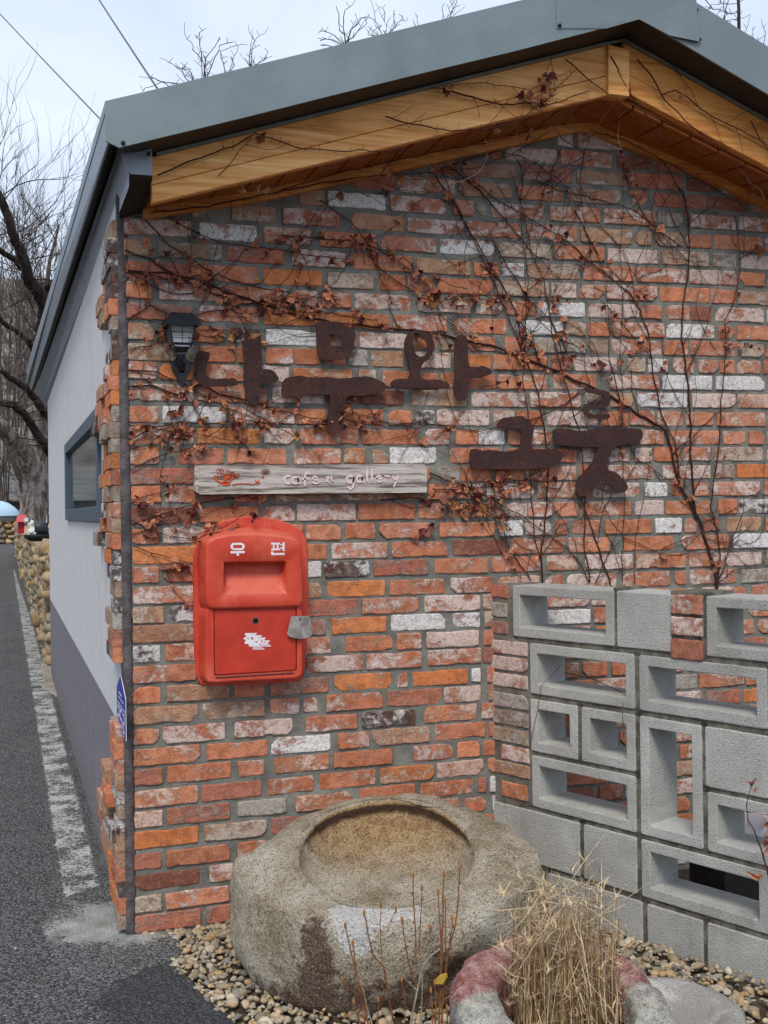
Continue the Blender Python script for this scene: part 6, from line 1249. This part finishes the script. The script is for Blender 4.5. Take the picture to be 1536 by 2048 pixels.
# ------------------------------------------------------------------ trees
class TB:
    def __init__(s, seed): s.r = random.Random(seed); s.big = MB(); s.tw = MB()
    def grow(s, p, d, L_, r, lv, up=.25, spread=.6, seg=.35, kids=(2, 4), minr=.004, wig=.16):
        q = s.r; n = max(2, int(L_ / seg)); P = [p]; R = [r]; st = L_ / n; rend = r * (.55 if lv > 0 else .2)
        for i in range(n):
            d = d + np.array((q.gauss(0, wig), q.gauss(0, wig), q.gauss(0, wig * .8) + up * .12)); d /= np.linalg.norm(d); p = p + d * st; P.append(p); R.append(lerp(r, rend, (i + 1) / n))
        (s.big if r > .03 else s.tw).tube(P, R, 8 if r > .06 else (5 if r > .02 else 3), cap=False)
        if lv <= 0: return
        k = q.randint(*kids)
        for j in range(k + (1 if lv > 1 else 0)):
            t = q.uniform(.35, 1) if j else 1.0; i = min(n, max(1, int(t * n))); b = P[i]; dd = P[i] - P[i - 1]; dd = dd / np.linalg.norm(dd); a = np.array((q.gauss(0, 1), q.gauss(0, 1), q.gauss(0, .6))); a -= dd * (a @ dd); a /= np.linalg.norm(a) + 1e-9
            nd = dd * math.cos(spread * q.uniform(.5, 1.2)) + a * math.sin(spread * q.uniform(.5, 1.2)) + np.array((0, 0, up)); nd /= np.linalg.norm(nd); s.grow(b, nd, L_ * q.uniform(.55, .85), max(minr, R[i] * q.uniform(.5, .75)), lv - 1, up, spread, seg * .8, kids, minr, wig)
    def done(s, name, label, cat='tree', group=None, mats=(BARK_D, TWIG)):
        e = empty(name, label, cat, group)
        if s.big.v: s.big.build('trunk', mats[0], e, smooth=True)
        if s.tw.v: s.tw.build('crown', mats[1], e)
        return e
def bare_tree(label, x, y, h, r, seed, lv=5, spread=.55, group='leafless trees behind the cafe', name='bare_tree', **k):
    t = TB(seed); t.grow(np.array((x, y, -.05)), np.array((0, 0, 1.)), h * .38, r, lv, spread=spread, **k); return t.done(name, label, group=group)
def xat(u, y): return W(u, 100, 'y', y)[0]
# trees whose tips show over the roof: crown tops placed by height
def tip_tree(label, u, v, y, seed, sp=.5, lv=5, rr_=.13):
    top = W(u, v, 'y', y); h = top[2]; t = TB(seed); b = np.array((top[0], y, -.05)); t.grow(b, np.array((0, 0, 1.)), h * .36, rr_, lv + 1, up=.22, spread=sp * 1.15, minr=.006, wig=.2, kids=(2, 3))
    zmax = max(p[2] for p in t.tw.v + t.big.v); f = h / zmax; n0 = lambda V: [(b[0] + (p[0] - b[0]) * f, b[1] + (p[1] - b[1]) * f, p[2] * f) for p in V]; t.tw.v = n0(t.tw.v); t.big.v = n0(t.big.v)
    # centre the highest shoots on the chosen direction
    tops = sorted(t.tw.v, key=lambda p: -p[2])[:60]; mx_ = sum(p[0] for p in tops) / 60 - top[0]; my_ = sum(p[1] for p in tops) / 60 - y
    t.tw.v = [(p[0] - mx_, p[1] - my_, p[2]) for p in t.tw.v]; t.big.v = [(p[0] - mx_, p[1] - my_, p[2]) for p in t.big.v]
    return t.done('bare_tree', label, group='leafless trees behind the cafe')
def traced(label, root, limbs, y, r0=.016, seed=1, tr=.09):
    t = TB(seed); q = t.r; P0 = W(root[0], root[1], 'y', y); g = np.array((P0[0] + q.uniform(-.3, .3), y + .2, -.05)); n = 10
    t.big.tube([lerp(g, P0, k / n) + np.array((q.gauss(0, .03), q.gauss(0, .03), 0)) * (0 if k == n else 1) for k in range(n + 1)], [lerp(tr, r0 * 1.6, k / n) for k in range(n + 1)], 8, cap=False)
    for k in range(3): t.grow(lerp(g, P0, q.uniform(.45, .7)), np.array((q.gauss(0, .5), q.gauss(0, .5), .8)), 1.2, .03, 3, up=.1)
    zt_ = [P0[2]]
    for pts in limbs:
        P = [W(u, v, 'y', y + q.uniform(-.1, .1)) for u, v in pts]; P = [lerp(P0, P[0], f) for f in (0, .5)] + P; Q = []
        for a in range(len(P) - 1):
            m = max(2, int(np.linalg.norm(P[a + 1] - P[a]) / .09))
            for b in range(m): Q.append(lerp(P[a], P[a + 1], b / m) + np.array((q.gauss(0, .008), q.gauss(0, .03), q.gauss(0, .008))))
        Q.append(P[-1]); N = len(Q); t.tw.tube(Q, [lerp(r0, .0045, b / N) for b in range(N)], 4, cap=False)
        for b in range(3, N):
            if q.random() < .55:
                d = Q[b] - Q[b - 1]; d = d / np.linalg.norm(d); s_ = q.choice((-1, 1)); a = d * .8 + np.array((s_ * .8, q.gauss(0, .5), .25)); a /= np.linalg.norm(a); c = Q[b]; tp = [c]
                for k in range(q.randint(1, 4)): a = a + np.array((q.gauss(0, .35), 0, q.gauss(0, .3))); a /= np.linalg.norm(a); c = c + a * .075; tp.append(c)
                t.tw.tube(tp, [.0055, .0045, .004, .0038, .0035][:len(tp)], 3, cap=False)
                if len(tp) > 2: b2 = tp[1]; t.tw.tube([b2, b2 + np.array((-s_ * .05, 0, .07))], [.004, .0035], 3, cap=False)
    return t.done('bare_tree', label, group='leafless trees behind the cafe')
traced('leafless tree behind the cafe with the widest fan of twigs, above the left roof', (400, 300), [[(412, 200), (409, 150), (405, 120), (385, 100), (383, 85)], [(409, 150), (412, 118), (428, 95), (441, 76)], [(405, 160), (403, 120), (400, 90), (398, 66)], [(412, 160), (432, 112), (440, 92), (466, 84)], [(380, 165), (362, 142), (348, 130)], [(385, 160), (377, 140), (366, 135)], [(450, 150), (446, 122), (441, 105), (464, 93)], [(452, 150), (470, 132), (461, 112)], [(345, 175), (318, 160), (298, 152)], [(360, 170), (325, 162), (290, 176)]], 12, seed=3)
traced('small leafless tree with one slim spray of twigs above the roof left of centre', (505, 260), [[(510, 150), (499, 125), (500, 100), (505, 66)], [(506, 150), (500, 128), (490, 116)], [(506, 150), (510, 130), (526, 120), (536, 104)], [(502, 130), (504, 98), (513, 76)]], 13, .012, 14)
traced('leafless tree behind the cafe with the thickest forked twig above the middle of the roof', (705, 230), [[(700, 110), (690, 86), (666, 68), (645, 62)], [(697, 100), (680, 84), (655, 78), (640, 82)], [(694, 90), (700, 62), (716, 45), (733, 34)], [(691, 84), (676, 50), (672, 12)], [(690, 80), (684, 45), (690, 20)], [(698, 80), (718, 62), (734, 46)], [(672, 95), (652, 92), (640, 90)]], 12, .020, 7)
traced('leafless tree behind the cafe with upright twigs just right of the thickest forked twig', (772, 220), [[(770, 85), (747, 64), (735, 52)], [(770, 80), (760, 52), (750, 35)], [(776, 80), (789, 48), (788, 20)], [(775, 70), (798, 45), (806, 33)], [(771, 90), (773, 52), (770, 25)], [(765, 80), (748, 74), (736, 70)]], 13, .013, 9)
traced('leafless tree behind the cafe showing only bare shoot tips left of the ridge plate', (895, 180), [[(885, 45), (884, 15)], [(899, 40), (904, 18), (909, -2)], [(902, 25), (914, 4)], [(834, 60), (834, 42)]], 13, .008, 17)
traced('leafless tree with drooping twigs showing above the right end of the roof', (1470, -120), [[(1400, -30), (1395, -5), (1420, 15), (1447, 21), (1450, 38), (1480, 42)], [(1440, -20), (1446, 20)], [(1450, 36), (1458, 44), (1464, 51)], [(1425, -15), (1448, 2), (1470, 8), (1486, 0)]], 9, .010, 23, .07)
traced('low leafless tree whose shoot tips poke above the right slope of the roof', (1515, 250), [[(1497, 110), (1495, 85), (1489, 66)], [(1501, 110), (1502, 88), (1506, 70)], [(1522, 120), (1527, 98), (1531, 64)], [(1516, 115), (1514, 95), (1509, 82)]], 11, .008, 24, .06)
# the old tree by the road, limb by limb
rt_ = random.Random(6); t = TB(44); YT_ = 26; dk = MB()
def limb(pts, rs_, yy=YT_, dy=0, sub=0, tw=0):
    P = [W(u, v, 'y', yy + dy * i / max(1, len(pts) - 1)) for i, (u, v) in enumerate(pts)]; Q = []
    for i in range(len(P) - 1):
        for m in range(4): Q.append(lerp(P[i], P[i + 1], m / 4) + np.array((rt_.gauss(0, .25 * rs_[1]), 0, rt_.gauss(0, .25 * rs_[1]))))
    Q.append(P[-1]); n = len(Q); (t.big if rs_[0] >= .16 else dk).tube(Q, [lerp(rs_[0], rs_[1], i / (n - 1)) * (1.25 if rs_[0] < .2 else 1) for i in range(n)], 9, cap=True)
    for i in range(2, n):
        for _ in range(tw):
            if rt_.random() < .42: a = np.array((rt_.gauss(0, .8), rt_.gauss(0, .6), rt_.uniform(-.1, 1.1))); a /= np.linalg.norm(a); t.grow(Q[i], a, rt_.uniform(.9, 2.2), .018, 2, up=.25, spread=.6, seg=.25, minr=.006)
limb([(70, 1100), (68, 1040), (66, 980), (70, 920), (72, 860), (74, 800), (78, 720), (84, 660)], (.36, .16), tw=1)
limb([(70, 1095), (82, 1000), (86, 920), (88, 850), (86, 780)], (.26, .14), dy=1)
limb([(66, 960), (50, 905), (30, 880), (8, 862), (-25, 835)], (.19, .12), dy=-2, tw=1)
limb([(84, 660), (90, 640), (88, 610), (80, 585), (58, 565), (53, 535), (40, 500), (22, 465), (5, 405), (-20, 360)], (.15, .07), dy=-3, tw=2)
limb([(53, 545), (30, 520), (0, 502), (-30, 480)], (.075, .04), dy=-2, tw=2)
limb([(84, 590), (96, 578), (100, 570)], (.07, .06), dy=-1)
limb([(92, 735), (70, 700), (55, 680), (30, 660), (5, 645), (-20, 620)], (.07, .04), dy=-2, tw=2)
limb([(98, 835), (72, 800), (50, 775), (30, 760), (0, 740)], (.09, .05), dy=-3, tw=2)
limb([(100, 905), (75, 870), (50, 830), (25, 808), (0, 805), (-20, 812)], (.09, .06), dy=-3, tw=1)
limb([(60, 1020), (45, 960), (22, 900), (0, 850)], (.12, .06), dy=3, tw=1)
limb([(84, 700), (88, 600), (100, 520), (118, 450)], (.08, .02), dy=4, tw=2)
ot = t.done('old_tree', 'old gnarled leafless tree with pale flaking bark beside the far stone wall', mats=(BARK_O, TWIG)); dk.build('limbs', BARK_D, ot, smooth=True)
# upright saplings with straight shoots on the slope
for i, (u, v0, y) in enumerate(((22, 300, 64), (48, 330, 66), (66, 372, 65), (84, 350, 68), (98, 360, 66), (112, 385, 70), (128, 395, 67), (8, 260, 65), (36, 420, 72), (76, 430, 74), (104, 440, 76), (-6, 330, 69), (58, 470, 77), (120, 430, 78), (18, 480, 75))):
    q = random.Random(100 + i); tb = TB(200 + i); top = W(u, v0, 'y', y); v0 += 60; top = W(u, v0, 'y', y); b = np.array((W(u + q.uniform(-8, 8), 900, 'y', y)[0], y, 1.5 + (y - 62) * .2))
    for k in range(3 + i % 3):
        tp = top + np.array((q.gauss(0, .7), q.gauss(0, 1.2), -abs(q.gauss(0, 2.6)) if k else 0)); bb = b + np.array((q.gauss(0, .15), q.gauss(0, .15), 0)); n = 12; P = [lerp(bb, tp, j / n) + np.array((q.gauss(0, .05), q.gauss(0, .05), 0)) for j in range(n + 1)]; tb.tw.tube(P, [lerp(.050, .010, j / n) for j in range(n + 1)], 4, cap=False)
        for j in range(5, n + 1):
            for _ in range(1): a = np.array((q.gauss(0, .45), q.gauss(0, .45), 1)); a /= np.linalg.norm(a); tb.grow(P[j], a, q.uniform(.8, 2.2), .02, 1, up=.3, spread=.5, seg=.4, minr=.010)
    tb.done('sapling', 'tall thin leafless sapling with straight upright shoots on the slope beyond the tiled house', 'tree', 'straight saplings beyond the stone wall', (BARK_D, TWIG))
# hillside and its scrub
nx, ny = 90, 60; vs = []
for j in range(ny + 1):
    for i in range(nx + 1):
        y = lerp(62, 150, (j / ny)); x = lerp(-70, 95, i / nx); h = 15.5 * (1 - math.exp(-((j / ny) * 2.4) ** 1.6)) * 1.9 + fbm(x * .05, y * .05, 2) * 2.6 + fbm(x * .3, y * .3, 5) * .7 - .4; vs.append((x, y, h if j else -1))
mb = MB(); mb.add(vs, [(j * (nx + 1) + i, j * (nx + 1) + i + 1, (j + 1) * (nx + 1) + i + 1, (j + 1) * (nx + 1) + i) for j in range(ny) for i in range(nx)]); struct(mb.build('hillside', HILL, smooth=True, fix=False))
q = random.Random(77); mb = MB()
for i in range(1100):
    y = q.uniform(44, 110); x = q.uniform(-.35, .24) * (y + 4) * .5 + q.uniform(-2, 4) if i % 3 else q.uniform(-40, 60); j = (y - 62) / 88
    h0 = 15.5 * (1 - math.exp(-((max(0, j)) * 2.4) ** 1.6)) * 1.9 + fbm(x * .05, y * .05, 2) * 2.6 + fbm(x * .3, y * .3, 5) * .7 - .6 if y > 62 else -.1
    if y < 62 and x < 1.4: continue
    H = q.uniform(.9, 2.4); P0 = np.array((x, y, h0))
    for k in range(q.randint(3, 6)):
        d = np.array((q.gauss(0, .35), q.gauss(0, .35), 1)); P1 = P0 + d * H * q.uniform(.35, .6); P2 = P1 + np.array((q.gauss(0, .3), q.gauss(0, .3), H * .4)); mb.tube([P0, P1, P2], [.05, .03, .008], 3, cap=False)
        for m in range(4): b = lerp(P1, P2, q.random()) if m > 1 else lerp(P0, P1, q.uniform(.4, 1)); mb.tube([b, b + np.array((q.gauss(0, .5), q.gauss(0, .5), q.uniform(.1, .9)))], [.02, .005], 3, cap=False)
sc = struct(mb.build('scrub', m_simple('scrub_twigs', (.21, .175, .155), .95, 0, .35, 1), fix=False), 'stuff'); sc['label'] = 'grey-brown leafless scrub and brushwood covering the hillside'
# overhead cables
def cable(a, b, sag, r, label):
    mb = MB(); P = [lerp(a, b, i / 24) - np.array((0, 0, 4 * sag * (i / 24) * (1 - i / 24))) for i in range(25)]; mb.tube(P, r, 5); tag(mb.build('overhead_cable', BLACKP), label, 'cable', 'overhead cables')
d1 = W(201, 239, 'y', -.2); cable(d1, W(-260, -260, 'y', 6.0), .02, .0024, 'thin black cable running from the roof corner up to the left edge of the sky')
cable(W(314, 176, 'y', 2.6), W(80, -190, 'y', 9), .02, .006, 'black cable dropping behind the roof edge, the right one of the two in the sky')
